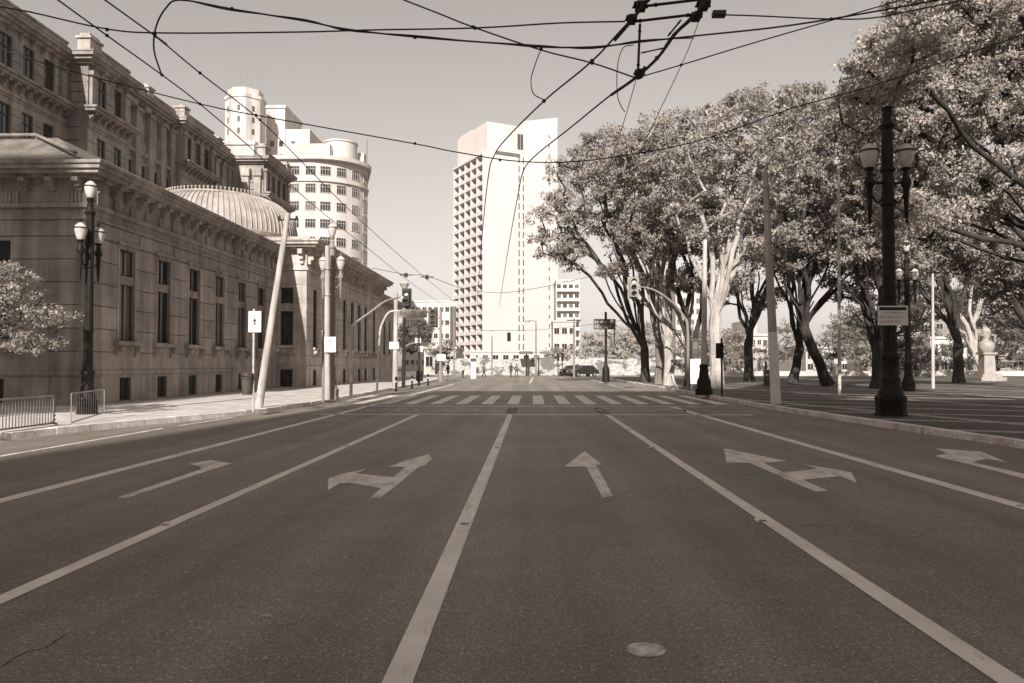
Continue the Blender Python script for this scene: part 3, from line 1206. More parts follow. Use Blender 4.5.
# ------------------------------------------------------------------ towers at upper left
TW = thing('roof_tower', 'tall pale eight-sided tower head with thin antennas, behind the stone palace', 'building', (-66, 182, 0))
cxp = (240.5 - 531) / 768 * 182
b = MB()
b.lathe([(4.6, 0), (4.6, 64.6), (4.85, 64.7), (4.85, 65.5), (4.1, 65.6), (4.1, 67.2)], (cxp, 182), 8, R(22.5))
b.build('wall', 'stained_wall', TW, smooth=False)
b = MB()
b.prism([(cxp - 7.5, 177), (cxp + 4, 177), (cxp + 4, 190), (cxp - 7.5, 190)], 0, 53)
b.box(cxp - 7.9, cxp + 4.4, 176.6, 190.4, 53.0, 53.8)
b.build('lower_body', 'stained_wall', TW, smooth=False)
b = MB()
for i, (dx, h) in enumerate(((-3.5, 4), (-2.2, 3), (-0.6, 4.6), (0.9, 6.5), (2.0, 3.5), (3.4, 5), (4.1, 3))):
    b.tube([(cxp + dx, 181, 65.5), (cxp + dx, 181, 67.2 + h)], 0.05, 4)
    b.box(cxp + dx - 0.5, cxp + dx + 0.5, 180.97, 181.03, 67.2 + h * 0.8, 67.25 + h * 0.8)
b.build('antenna', 'grey_metal', TW)
b = MB()
for k in range(3):
    for z in (56, 58.8, 61.5):
        a = R(-90 + 45 * (k - 1))
        nx, ny = math.cos(a), math.sin(a)
        fn = lambda u, n, z_, nx=nx, ny=ny: (cxp + nx * (4.25 + n) - ny * u, 182 + ny * (4.25 + n) + nx * u, z_)
        b.box(-0.3, 0.3, 0.01, 0.05, z, z + 1.3, fn)
b.build('slit_window', 'panel_dark', TW, smooth=False)

T2 = thing('stepped_block', 'pale stepped high block with small dark windows beside the tower head with antennas', 'building', (-60, 190, 0))
b = MB()
x0, x1, x2 = [(p - 531) / 768 * 190 for p in (262, 281, 306)]
b.box(x0, x1, 190, 204, 0, 1.65 + 260 / 768 * 190)
b.box(x1, x2, 190.5, 204, 0, 1.65 + 239 / 768 * 190)
b.box(x0 - 0.3, x1 + 0.3, 189.7, 204.3, 1.65 + 260 / 768 * 190, 2.4 + 260 / 768 * 190)
b.build('wall', 'cream_wall', T2, smooth=False)
for i in range(4):
    for j in range(3):
        fn = facing_my(190.0 - 0.11 if j < 2 else 190.39)
        xc = x0 + 1.5 + j * 2.3 + (0.6 if j == 2 else 0)
        z = 57 - 3.4 * i
        window(T2, fn, xc - 0.5, xc + 0.5, z - 0.7, z + 0.7, depth=0.1, mull=1, fr=0.06)


# ------------------------------------------------------------------ white tower in the middle
CT = thing('white_tower', 'tall white residential tower with a balcony grid on one side and a blank front', 'building', (-13.5, 235, 0))
O = Vector((-13.5, 235.0, 0))
LD = Vector((-11, 19.7, 0)).normalized()     # along the balcony side
FD = Vector((19.7, 11, 0)).normalized()      # along the front


def tw(s, t, z):
    p = O + LD * s + FD * t
    return (p.x, p.y, z)


H1 = 76.6
b = MB()
b.box(0, 22.6, 0, 14.0, 0, H1, tw)
b.build('wall', 'tower_white', CT, smooth=False)
b = MB()
i0 = len(b.v)
pts = [(-0.35, 13.2), (-0.35, 25.1), (20, 25.1), (20, 13.2)]
for z in (0, None):
    for s, t in pts:
        zt = 78.6 + (81.4 - 78.6) * (t - 13.2) / 11.9
        b.v.append(tw(s, t, 0 if z == 0 else zt))
for q in ((0, 3, 2, 1), (4, 5, 6, 7), (0, 1, 5, 4), (1, 2, 6, 5), (2, 3, 7, 6), (3, 0, 4, 7)):
    b.f.append(q)
    b.mi.append(0)
b.build('stair_core', 'tower_white', CT, smooth=False)
# dark strip painted in for a shaded recess under the roof block, louvre, stair slits
b = MB()
b.box(-0.06, 0.0, 3.0, 11.6, 66.7, 67.9, tw)
b.build('roof_slot_shade', 'dark_wall', CT, smooth=False)
b = MB()
for i in range(6):
    for j in range(2):
        b.box(-0.42, -0.36, 13.35 - 3.2 + j * 1.1 + 0.3, 13.35 - 3.2 + j * 1.1 + 1.2, 69.5 + i * 0.8, 70.15 + i * 0.8, tw)
for v in (0,):
    pass
b.v = [(x, y, z) for x, y, z in b.v]
b.build('louvre', 'panel_dark', CT, smooth=False)
for j in range(2):
    b = MB()
    for i in range(21):
        z = 6 + i * 2.95
        b.box(-0.05, -0.001, 11.0 + j * 1.55, 11.38 + j * 1.55, z, z + 2.0, tw)
    b.build('stair_slit', 'panel_dark', CT, smooth=False)
b = MB()
for i in range(24):
    z = 4 + i * 3.05
    b.box(-0.42, -0.352, 21.8, 22.15, z, z + 1.2, tw)
b.build('slit_window', 'panel_dark', CT, smooth=False)
# balconies: 5 bays x 21 floors
NB, NF = 5, 20
bw = 22.6 / NB
fac = lambda s, n, z: tw(s, -n, z)
b = MB()
for k in range(NB + 1):
    s = min(max(k * bw, 0.12), 22.48)
    b.box(s - 0.12, s + 0.12, 0.002, 1.5, 3, 66.2, fac)
b.box(0.0, 22.6, 0.002, 1.75, 66.2, 66.9, fac)
b.build('balcony_fin', 'tower_white', CT, smooth=False)
for i in range(NF):
    z = 4.6 + i * 3.08
    for k in range(NB):
        s0, s1 = k * bw + 0.13, (k + 1) * bw - 0.13
        b = MB()
        b.box(s0, s1, 0.002, 1.4, z, z + 0.18, fac)
        b.box(s0, s1, 1.28, 1.4, z + 0.18, z + 1.05, fac)
        bal = b.build('balcony', 'tower_white', CT, smooth=False)
        b = MB()
        b.box(s0 + 0.12, s1 - 0.12, 0.003, 0.05, z + 0.2, z + 2.7, fac)  # dark door widened across the bay, balcony shade put into its colour
        b.build('balcony_door_shade', 'panel_dark', bal, smooth=False)
# roof rooms on the balcony side edge
b = MB()
b.box(13.0, 22.3, 0.6, 12, H1 + 0.001, H1 + 0.9, tw)
b.box(5.0, 9.0, -0.05, -0.001, 69.5, 70.6, tw)
b.build('roof_room', 'tower_white', CT, smooth=False)


# ------------------------------------------------------------------ generic background blocks
def block(name, label, px0, px1, ptop, Y, depth, m, cols, rows, pbot=None, wm='panel_dark', ww=1.3, wh=1.3, roof=None, z0=0.0, balc=False):
    x0 = at_y(px0, 364, Y).x
    x1 = at_y(px1, 364, Y).x
    zt = at_y((px0 + px1) / 2, ptop, Y).z
    t = thing(name, label, 'building', ((x0 + x1) / 2, Y, 0))
    b = MB()
    b.box(x0, x1, Y, Y + depth, z0, zt)
    b.build('wall', m, t, smooth=False)
    b = MB()
    b.box(x0 - 0.15, x1 + 0.15, Y - 0.2, Y + depth + 0.15, zt, zt + 0.35)
    if roof:
        b.box(x0 + (x1 - x0) * 0.25, x0 + (x1 - x0) * 0.7, Y + 2, Y + depth - 1, zt + 0.35, zt + 0.35 + roof)
    b.build('roof', m, t, smooth=False)
    fn = facing_my(Y - 0.11)
    cw = (x1 - x0) / cols
    fh = (zt - 0.6) / rows
    for i in range(rows):
        for j in range(cols):
            u = x0 + cw * (j + 0.5)
            z = 0.3 + fh * (i + 0.52)
            w, h = min(ww, cw * 0.7), min(wh, fh * 0.6)
            window(t, fn, u - w / 2, u + w / 2, z - h / 2, z + h / 2, depth=0.1, mull=1, m='white_frame', fr=0.06)
        if balc:
            b = MB()
            b.box(x0 + 0.2, x1 - 0.2, 0.0, 1.0, 0.3 + fh * i, 0.45 + fh * i, fn)
            b.box(x0 + 0.2, x1 - 0.2, 0.9, 1.0, 0.45 + fh * i, 1.1 + fh * i, fn)
            b.build('balcony', m, t, smooth=False)
    return t


block('apartment_block', 'narrow apartment block with tiers of balconies beside the white tower', 556, 580, 281, 190, 16, 'cream_wall', 4, 9, balc=True)
block('low_block', 'plain white low block in front of the narrow apartment block', 553, 576, 322, 160, 12, 'white_wall', 3, 3)
block('plain_block', 'pale flat-roofed block seen between the trunks of the street trees', 676, 702, 284, 180, 18, 'white_wall', 4, 8)
block('corner_house', 'white stepped building seen beside the tilted pole in the square', 745, 768, 336, 118, 12, 'white_wall', 4, 4, roof=2.2)
block('long_house', 'low pale building with a parapet behind the thin pole in the square', 806, 866, 349, 128, 14, 'cream_wall', 7, 2)
block('shop_house', 'grey two-storey building behind the far ornate lamp in the square', 868, 930, 318, 120, 14, 'grey_wall', 6, 3)
block('old_house', 'pale house with tall windows left of the bust in the square', 931, 974, 339, 110, 12, 'cream_wall', 5, 2, wh=2.2)
block('far_office', 'grey multi-storey block behind the bust at the right edge of the square', 974, 1075, 292, 135, 16, 'grey_wall', 9, 6)
block('far_slab', 'tall grey slab behind the old house with the tall windows', 925, 955, 300, 140, 14, 'grey_wall', 3, 7)
block('side_shop', 'white low shop building at the end of the left pavement', 424, 456, 349, 116, 12, 'white_wall', 3, 1, ww=2.2, wh=1.6)
block('left_flats', 'pale flats behind the white low shop building, left of the white tower', 404, 450, 302, 200, 16, 'cream_wall', 8, 5)
block('garage_block', 'white wide garage block at the foot of the white tower', 470, 552, 352, 170, 20, 'white_wall', 8, 2)

# office blocks behind the camera, across the street: they throw the street into shade
for (x0, x1, H, lab) in ((-16.7, 62, 61.0, 'wide office block behind the viewpoint shading the road'),
                         (-95, -25.5, 60.3, 'office block behind the viewpoint shading the palace front')):
    t = thing('office_block', lab, 'building', ((x0 + x1) / 2, -60, 0))
    b = MB()
    if x1 > 0:
        b.box(x0, 2.6, -75, -60, 0, H)
        b.box(2.6, x1, -75, -60, 0, H - 8.0)      # unseen right-hand part, lowered to let sun onto the near tree and plaza
    else:
        b.box(x0, x1, -75, -60, 0, H)
    b.build('wall', 'cream_wall', t, smooth=False)
    b = MB()
    for i in range(14):
        b.box(x0 + 1, x1 - 1, -59.99, -59.95, 2.2 + i * 3.5, 4.0 + i * 3.5)
    b.build('window_band', 'panel_dark', t, smooth=False)

# ------------------------------------------------------------------ hoarding across the end of the road
HO = thing('hoarding', 'long white hoarding covered with graffiti across the end of the road', 'hoarding', (5, 108, 0))
b = MB()
for k in range(17):
    x = -13.5 + k * 2.7
    b.box(x + 0.02, x + 2.68, 108, 108.06, 0.05, 2.3 + 0.12 * ((k * 7) % 3))
b.build('board', 'graffiti', HO, smooth=False)
b = MB()
for k in range(18):
    x = -13.5 + k * 2.7
    b.box(x - 0.05, x + 0.05, 108.062, 108.16, 0, 2.2)
b.build('post', 'wood_pole', HO, smooth=False)
b = MB()
c = at_y(547, 363, 107.985)
b.v = []
b.prism([(c.x + 0.95 * math.cos(2 * math.pi * k / 20), c.z + 0.95 * math.sin(2 * math.pi * k / 20)) for k in range(20)], 0, 0.01,
        lambda x, y, z: (x, 107.995 - z, y))
b.build('painted_disc', 'cloth_mid', HO, smooth=False)

# low white wall with railing along the far side of the square
LW = thing('garden_wall', 'low white wall with iron railing along the far side of the square', 'wall', (45, 98, 0.147))
b = MB()
b.box(24, 110, 98, 98.3, 0.147, 0.75)
b.build('wall_base', 'white_wall', LW, smooth=False)
b = MB()
for k in range(120):
    x = 24.3 + k * 0.71
    b.box(x, x + 0.04, 98.13, 98.17, 0.75, 2.0)
b.box(24, 110, 98.12, 98.18, 2.0, 2.06)
b.build('railing', 'grey_metal', LW, smooth=False)


# ------------------------------------------------------------------ ornate street lamps
def make_lamp():
    r = thing('ornate_lamp', 'large black cast-iron street lamp with urn lanterns and a notice, nearest on the right pavement', 'street lamp', (0, 0, 0), 0, 'ornate cast-iron street lamps')
    b = MB()
    b.lathe([(0.44, 0), (0.44, 0.08), (0.41, 0.1), (0.41, 0.42), (0.43, 0.46), (0.43, 0.56), (0.36, 0.62)], (0, 0), 8, R(22.5))
    b.lathe([(0.36, 0.62), (0.31, 0.78), (0.275, 0.9), (0.26, 1.0), (0.27, 1.05), (0.27, 1.1), (0.24, 1.14), (0.24, 1.62), (0.27, 1.68), (0.27, 1.76), (0.2, 1.86)], (0, 0), 20)
    b.build('base', 'iron', r)
    b = MB()
    n = 24
    prof = [(0.195, 1.86), (0.185, 3.2), (0.175, 5.0), (0.165, 6.8), (0.16, 8.35)]
    i0 = len(b.v)
    for rad, z in prof:                                    # fluted shaft
        for k in range(n):
            a = 2 * math.pi * k / n
            q = rad * (1.0 if k % 2 else 0.9)
            b.v.append((q * math.cos(a), q * math.sin(a), z))
    for j in range(len(prof) - 1):
        for k in range(n):
            k2 = (k + 1) % n
            b.f.append((i0 + j * n + k, i0 + j * n + k2, i0 + (j + 1) * n + k2, i0 + (j + 1) * n + k))
            b.mi.append(0)
    b.lathe([(0.16, 8.35), (0.21, 8.4), (0.22, 8.48), (0.16, 8.54), (0.12, 8.7), (0.14, 8.78), (0.1, 8.86), (0.16, 9.0)], (0, 0), 16)
    for z in (3.4, 6.1, 7.1):
        b.lathe([(0.18, z), (0.215, z + 0.03), (0.215, z + 0.09), (0.18, z + 0.12)], (0, 0), 16)
    b.build('shaft', 'iron', r)

    def lantern(x, zb):
        b = MB()
        b.lathe([(0.10, zb), (0.135, zb + 0.04), (0.19, zb + 0.2), (0.235, zb + 0.38), (0.25, zb + 0.5)], (x, 0), 18)
        b.lathe([(0.25, zb + 0.53), (0.2, zb + 0.62), (0.12, zb + 0.7), (0.05, zb + 0.75)], (x, 0), 18)
        g = b.build('lantern', 'lamp_glass', r)
        b = MB()
        b.lathe([(0.245, zb + 0.495), (0.285, zb + 0.5), (0.285, zb + 0.535), (0.245, zb + 0.54)], (x, 0), 18)
        b.build('rim', 'iron', g)
        b = MB()
        b.lathe([(0.055, zb + 0.74), (0.07, zb + 0.77), (0.03, zb + 0.8), (0.045, zb + 0.84), (0.01, zb + 0.92)], (x, 0), 10)
        b.build('finial', 'iron', g)
        b = MB()
        b.lathe([(0.07, zb - 0.08), (0.13, zb - 0.02), (0.135, zb + 0.03)], (x, 0), 14)
        b.build('socket', 'iron', g)
    for s in (-1, 1):
        x = 0.535 * s
        b = MB()
        b.lathe([(0.02, 5.6), (0.05, 5.66), (0.025, 5.72), (0.05, 5.8), (0.075, 6.3), (0.085, 6.62), (0.13, 6.7), (0.16, 6.8), (0.12, 6.9), (0.09, 7.0), (0.075, 7.1), (0.07, 7.17)], (x, 0), 14)
        b.tube(spline([(0.15 * s, 0, 6.35), (0.3 * s, 0, 6.2), (0.45 * s, 0, 6.4), (x, 0, 6.7)], 5), 0.03, 6)
        b.tube([(0.15 * s, 0, 6.78), (x, 0, 6.8)], 0.035, 6)
        b.build('bracket', 'iron', r)
        lantern(x, 7.2)
    lantern(0, 9.05)
    return r


lamp = make_lamp()
p = at_z(891, 416, 0.147)
dup(lamp, (at_z(87, 414, 0.147).x, at_z(87, 414, 0.147).y, 0.147), R(82), 'black cast-iron street lamp with urn lanterns before the palace corner by the barriers', 0.72)
q = at_z(908.5, 391, 0.147)
dup(lamp, (q.x, q.y, 0.147), R(4), 'farther black cast-iron lamp in the square, just right of the lamp with the notice', 0.86)
q = at_z(331, 399.2, 0.147)
pale_lamp = dup(lamp, (q.x, q.y, 0.147), R(-12), 'pale street lamp with two urn lanterns hard by the grey pole on the left pavement', 0.77)
for o_ in pale_lamp.children_recursive:
    if o_.data.materials[0].name.startswith('iron'):
        o_.material_slots[0].link = 'OBJECT'
        o_.material_slots[0].material = MATS['pole_grey']
# the near lamp carries only its two side lanterns
top_l = [o_ for o_ in lamp.children if o_.name.startswith('lantern')][-1]
for o_ in list(top_l.children_recursive) + [top_l]:
    bpy.data.objects.remove(o_)
LP = (p.x, p.y, 0.147)
lamp.location = LP
lamp.rotation_euler = (0, 0, R(2))

# notice on the near lamp
c = at_y(893, 315.5, p.y - 0.26)
SG = thing('notice_sign', 'white notice with a dark heading strapped to the big black lamp', 'sign', (c.x, c.y, c.z))
b = MB()
b.box(c.x - 0.43, c.x + 0.43, c.y, c.y + 0.02, c.z - 0.28, c.z + 0.28)
pn = b.build('panel', 'panel_white', SG, smooth=False)
b = MB()
rs = random.Random(4)


def words(b, x0, x1, yf, z, h, rs, dens=0.8):
    x = x0
    while x < x1 - 0.02:
        w = rs.uniform(1.2, 3.6) * h
        w = min(w, x1 - x)
        k = x
        while k < x + w - h * 0.3:            # letter strokes
            t = rs.choice((0, 1, 2))
            b.box(k, k + h * 0.16, yf - 0.003, yf - 0.001, z, z + h)
            if t:
                b.box(k + h * 0.16, k + h * 0.5, yf - 0.003, yf - 0.001, z + (h * 0.42 if t == 1 else h * 0.84), z + (h * 0.58 if t == 1 else h))
            k += h * 0.68
        x += w + h * 0.6


b.box(c.x - 0.38, c.x + 0.38, c.y - 0.003, c.y - 0.001, c.z + 0.15, c.z + 0.24)
for i, (a, e) in enumerate(((-0.26, 0.3), (-0.36, 0.34), (-0.36, 0.24))):
    words(b, c.x + a, c.x + e, c.y, c.z + 0.05 - i * 0.13, 0.06, rs)
b.build('lettering', 'ink', pn, smooth=False)
b = MB()
for dz in (-0.15, 0.15):
    b.lathe([(0.25, c.z + dz), (0.25, c.z + dz + 0.03)], (p.x, p.y), 20)
b.build('strap', 'dark_metal', SG)


# ------------------------------------------------------------------ poles, signs, signals on the left
def simple_pole(name, label, cat, base, top, r0, r1, m, extra=None):
    t = thing(name, label, cat, tuple(base))
    b = MB()
    base, top = Vector(base), Vector(top)
    pts = [base + (top - base) * (k / 8) for k in range(9)]
    b.tube(pts, [r0 + (r1 - r0) * k / 8 for k in range(9)], 14)
    b.build('pole', m, t)
    return t


zb = 0.147
c = at_z(263, 410.5, zb)
c = Vector((-9.35, 26.2, zb))
top = at_y(288, 213, 26.0)
LPole = simple_pole('utility_pole', 'weathered wooden utility pole leaning to the right over the left kerb', 'utility pole', c, top, 0.145, 0.09, 'wood_pole')
b = MB()
b.tube([(top.x - 0.35, top.y, top.z - 0.25), (top.x + 0.35, top.y, top.z - 0.2)], 0.03, 6)
for s in (-0.3, 0.3):
    b.lathe([(0.03, top.z - 0.22), (0.05, top.z - 0.16), (0.03, top.z - 0.1)], (top.x + s, top.y), 8)
b.build('crossarm', 'dark_metal', LPole)

c = at_z(327, 400, zb)
top = at_y(327.5, 246, c.y)
GP = simple_pole('utility_pole', 'thick grey upright pole with a small white sign on the left pavement', 'utility pole', c, top, 0.135, 0.10, 'wood_pole')
b = MB()
for z in (2.4, 4.5, 5.6):
    b.lathe([(0.138, z), (0.15, z + 0.02), (0.138, z + 0.08)], (c.x, c.y), 14)
b.build('band', 'grey_metal', GP)
cs = at_y(330, 344.5, c.y - 0.22)
NS = thing('street_sign', 'small white sign with a dark symbol on the thick grey pole', 'sign', tuple(cs))
b = MB()
b.box(cs.x - 0.24, cs.x + 0.24, cs.y, cs.y + 0.015, cs.z - 0.32, cs.z + 0.32)
pn = b.build('panel', 'panel_white', NS, smooth=False)
b = MB()
b.box(cs.x - 0.03, cs.x + 0.03, cs.y - 0.003, cs.y - 0.001, cs.z - 0.14, cs.z + 0.16)
b.box(cs.x - 0.07, cs.x + 0.05, cs.y - 0.003, cs.y - 0.001, cs.z + 0.16, cs.z + 0.2)
b.build('symbol', 'grey_wall', pn, smooth=False)
# thin posts
c = at_z(323, 402, zb)
PT = simple_pole('steel_post', 'thin grey capped post standing left of the thick grey pole', 'post', c, at_y(323, 333, c.y), 0.05, 0.05, 'pole_grey')
b = MB()
tp = at_y(323, 333, c.y)
b.ball((tp.x, tp.y, tp.z + 0.04), 0.07, 5)
b.build('cap', 'pole_grey', PT)

# parking sign with bin
c = at_z(253, 412, zb)
top = at_y(254, 309, c.y)
SP = thing('sign_post', 'square white sign with a dark symbol on a thin post near the leaning pole', 'sign', tuple(c))
b = MB()
b.tube([c, (c.x, c.y, top.z)], 0.035, 8)
b.build('post', 'light_metal', SP)
cs = at_y(255, 321.7, c.y - 0.05)
b = MB()
b.box(cs.x - 0.2, cs.x + 0.2, cs.y - 0.02, cs.y, cs.z - 0.33, cs.z + 0.33)
pn = b.build('panel', 'panel_white', SP, smooth=False)
b = MB()
yf = cs.y - 0.02
b.box(cs.x - 0.016, cs.x + 0.016, yf - 0.004, yf - 0.001, cs.z - 0.12, cs.z + 0.04)
b.prism([(cs.x - 0.075, cs.z - 0.01), (cs.x + 0.0, cs.z + 0.11), (cs.x + 0.06, cs.z + 0.02)], 0.0012, 0.0042, lambda x, z, y: (x, yf - y, z))
b.box(cs.x + 0.0165, cs.x + 0.06, yf - 0.004, yf - 0.001, cs.z - 0.07, cs.z - 0.04)
b.build('symbol', 'ink', pn, smooth=False)
cb = at_y(251, 385, c.y - 0.02)
BN = thing('litter_bin', 'dark litter bin hung on the post of the square white sign', 'litter bin', (cb.x, cb.y, cb.z))
b = MB()
b.lathe([(0.15, cb.z - 0.3), (0.19, cb.z + 0.22), (0.205, cb.z + 0.22), (0.205, cb.z + 0.26), (0.18, cb.z + 0.26), (0.15, cb.z - 0.1)], (cb.x - 0.1, cb.y - 0.05), 16)
bb = b.build('bin_body', 'bin', BN)
b = MB()
b.lathe([(0.2, cb.z + 0.3), (0.19, cb.z + 0.36), (0.1, cb.z + 0.42)], (cb.x - 0.1, cb.y - 0.05), 16)
b.box(cb.x - 0.28, cb.x - 0.26, cb.y - 0.07, cb.y - 0.03, cb.z + 0.2, cb.z + 0.33)
b.box(cb.x + 0.06, cb.x + 0.08, cb.y - 0.07, cb.y - 0.03, cb.z + 0.2, cb.z + 0.33)
b.build('hood', 'bin', BN)


def signal_head(parent, x, y, z, h=1.0, w=0.36, lens=3, m='dark_metal', board=True, pale=True):
    b = MB()
    b.box(x - w / 2, x + w / 2, y - 0.12, y + 0.12, z - h / 2, z + h / 2)
    if board:
        b.box(x - w / 2 - 0.12, x + w / 2 + 0.12, y + 0.12, y + 0.135, z - h / 2 - 0.1, z + h / 2 + 0.1)
    hd = b.build('signal_box', m, parent, smooth=False)
    for k in range(lens):
        zc = z + h / 2 - h * (k + 0.5) / lens
        b = MB()
        rr_ = min(w, h / lens) * 0.36
        b.prism([(x + rr_ * math.cos(2 * math.pi * i / 14), zc + rr_ * math.sin(2 * math.pi * i / 14)) for i in range(14)], 0.121, 0.135,
                lambda a, c_, n: (a, y - n, c_))
        b.build('lens', 'signal_pale' if k == 0 and pale else 'signal_lens', hd)
        b = MB()
        arc = [(x + (rr_ + 0.02) * math.cos(R(a)), zc + (rr_ + 0.02) * math.sin(R(a))) for a in range(0, 181, 20)]
        for i in range(len(arc) - 1):
            b.face([(arc[i][0], y - 0.12, arc[i][1]), (arc[i + 1][0], y - 0.12, arc[i + 1][1]), (arc[i + 1][0], y - 0.32, arc[i + 1][1]), (arc[i][0], y - 0.32, arc[i][1])])
        b.build('visor', m, hd)
    return hd


# curved arms carrying the signal
c = at_z(351, 397, zb)
A1 = thing('signal_mast', 'pale mast with a long curved arm carrying the dark signal over the left pavement', 'traffic light', tuple(c))
D = c.y
tip = at_y(400, 297, D + 12)
mid = [at_y(351.3, 360, D), at_y(351.5, 326, D), at_y(358, 321, D + 2), at_y(372, 311, D + 6), at_y(385, 301.5, D + 9), tip]
b = MB()
b.tube([c] + mid[:2], [0.075, 0.07, 0.065], 10)
b.tube(spline(mid[1:], 5), 0.055, 8)
b.build('mast', 'light_metal', A1)
sgp = at_y(406.5, 298, D + 12)
signal_head(A1, sgp.x, sgp.y, sgp.z, 1.0, 0.36, 2, 'dark_metal', True)
b = MB()
b.box(sgp.x - 0.3, sgp.x - 0.1, sgp.y - 0.05, sgp.y + 0.05, sgp.z - 0.05, sgp.z + 0.1)
b.build('clamp', 'light_metal', A1, smooth=False)

c = at_z(377, 393.5, zb)
A2 = thing('sign_gantry', 'pale curved gantry post holding a long dark-lettered direction panel', 'road sign', tuple(c))
D = c.y
b = MB()
pts = [c, at_y(378, 360, D), at_y(380, 332, D), at_y(383, 322, D), at_y(388, 313.5, D), at_y(396, 311, D), at_y(430, 312, D)]
b.tube(spline(pts, 5), 0.055, 8)
b.build('post', 'light_metal', A2)
c1, c2 = at_y(398, 309.5, D - 0.1), at_y(427, 317.5, D - 0.1)
b = MB()
b.box(c1.x, c2.x, D - 0.12, D - 0.09, c2.z, c1.z)
pn = b.build('panel', 'grey_metal', A2, smooth=False)
b = MB()
words(b, c1.x + 0.1, c2.x - 0.1, D - 0.12, c2.z + 0.13, 0.2, random.Random(9))
b.build('lettering', 'ink', pn, smooth=False)

c = at_z(395, 388.5, zb)
GP2 = simple_pole('utility_pole', 'tall grey pole with a white plate, left of the two behind the direction panel', 'utility pole', c, at_y(396, 293, c.y), 0.17, 0.12, 'wood_pole')
cs = at_y(394.5, 345.5, c.y - 0.2)
b = MB()
b.box(cs.x - 0.32, cs.x + 0.32, cs.y, cs.y + 0.02, cs.z - 0.22, cs.z + 0.22)
b.build('plate', 'panel_white', GP2, smooth=False)
c = at_z(403.5, 387.5, zb)
GP3 = simple_pole('lamp_pole', 'tall grey pole with a small lantern top beside the hanging dark signal', 'street lamp', c, at_y(404.5, 290, c.y), 0.12, 0.09, 'pole_grey')
tp = at_y(404.5, 290, c.y)
b = MB()
b.lathe([(0.09, tp.z), (0.12, tp.z + 0.05), (0.3, tp.z + 0.35), (0.34, tp.z + 0.4), (0.1, tp.z + 0.55), (0.02, tp.z + 0.6)], (tp.x, tp.y), 12)
b.build('lantern', 'light_metal', GP3)
c = at_z(419, 385.8, zb)
D = c.y
P4 = thing('sign_post', 'post with white plate signs and a short arm before the small dark tree', 'road sign', tuple(c))
b = MB()
b.tube([c, (c.x, c.y, at_y(419, 326, D).z)], 0.09, 8)
b.tube(spline([at_y(419, 344, D), at_y(413, 343, D), at_y(406, 346, D), at_y(404, 350, D)], 4), 0.05, 6)
b.build('post', 'pole_grey', P4)
b = MB()
for (x0, x1, y0, y1) in ((415, 421, 338, 343), (418, 423, 346, 352)):
    a, e = at_y(x0, y1, D - 0.12), at_y(x1, y0, D - 0.12)
    b.box(a.x, e.x, D - 0.13, D - 0.11, a.z, e.z)
b.build('plate', 'panel_white', P4, smooth=False)
b = MB()
a = at_y(420, 376, D)
b.box(a.x - 0.22, a.x + 0.22, D - 0.3, D - 0.1, a.z - 0.35, a.z + 0.35)
b.build('cabinet', 'dark_metal', P4, smooth=False)

c = at_z(440.5, 381.5, zb)
D = c.y
P5 = thing('traffic_light', 'dark backplated signal on a tall pole with flared base at the left corner', 'traffic light', tuple(c))
b = MB()
b.lathe([(0.26, zb), (0.22, zb + 0.8), (0.16, zb + 0.9), (0.12, zb + 1.1), (0.1, at_y(440, 310, D).z)], (c.x, D), 12)
pz = at_y(433, 318, D).z
b.tube([(c.x, D, pz), (c.x - 0.9, D, pz)], 0.05, 6)
b.build('pole', 'pole_grey', P5)
signal_head(P5, at_y(433, 318, D).x, D, pz, 1.4, 0.6, 3, 'panel_dark', True, False)
b = MB()
a = at_y(440.5, 357.5, D - 0.2)
b.box(a.x - 0.32, a.x + 0.42, D - 0.21, D - 0.19, a.z - 0.28, a.z + 0.28)
b.build('plate', 'panel_white', P5, smooth=False)

# ------------------------------------------------------------------ junction furniture far away
c = at_z(536, 376.2, 0)
D = c.y
P6 = thing('lamp_pole', 'slim grey lamp pole with a short arm at the end of the road', 'street lamp', tuple(c))
b = MB()
b.tube([c, (c.x, D, at_y(536, 321, D).z)], [0.13, 0.09], 8)
b.tube(spline([at_y(536, 322, D), at_y(533, 320.5, D), at_y(528, 321, D)], 4), 0.06, 6)
b.build('pole', 'pole_grey', P6)
b = MB()
a = at_y(527.5, 321.3, D)
b.lathe([(0.3, a.z - 0.12), (0.28, a.z), (0.1, a.z + 0.1)], (a.x, D), 10, 0, 1.4, 0.7)
b.build('lamp_head', 'grey_metal', P6)
c = at_z(526.5, 376.0, 0)
KI = thing('bus_shelter', 'dark flat canopy on a post before the hoarding at the end of the road', 'bus shelter', tuple(c))
D = c.y
b = MB()
b.tube([c, (c.x, D, at_y(526, 354, D).z)], 0.1, 8)
b.build('post', 'dark_metal', KI)
a0, a1 = at_y(519, 354, D), at_y(533, 351, D)
b = MB()
b.box(a0.x, a1.x, D - 0.9, D + 0.9, a0.z, a0.z + 0.28)
b.box(a0.x + 0.1, a1.x - 0.1, D - 0.8, D + 0.8, a0.z + 0.28, a0.z + 0.36)
b.build('canopy', 'dark_wall', KI, smooth=False)
for px, lab in ((558, 'left one of two slim dark signals before the white hoarding'), (562.5, 'right one of two slim dark signals before the white hoarding')):
    c = at_z(px, 376.3, 0)
    D = c.y
    t = thing('traffic_light', lab, 'traffic light', tuple(c))
    b = MB()
    b.tube([c, (c.x, D, at_y(px, 360, D).z)], 0.07, 6)
    b.build('pole', 'dark_metal', t)
    a = at_y(px, 357, D)
    signal_head(t, a.x, D, a.z, 1.05, 0.4, 3, 'dark_metal', False, False)
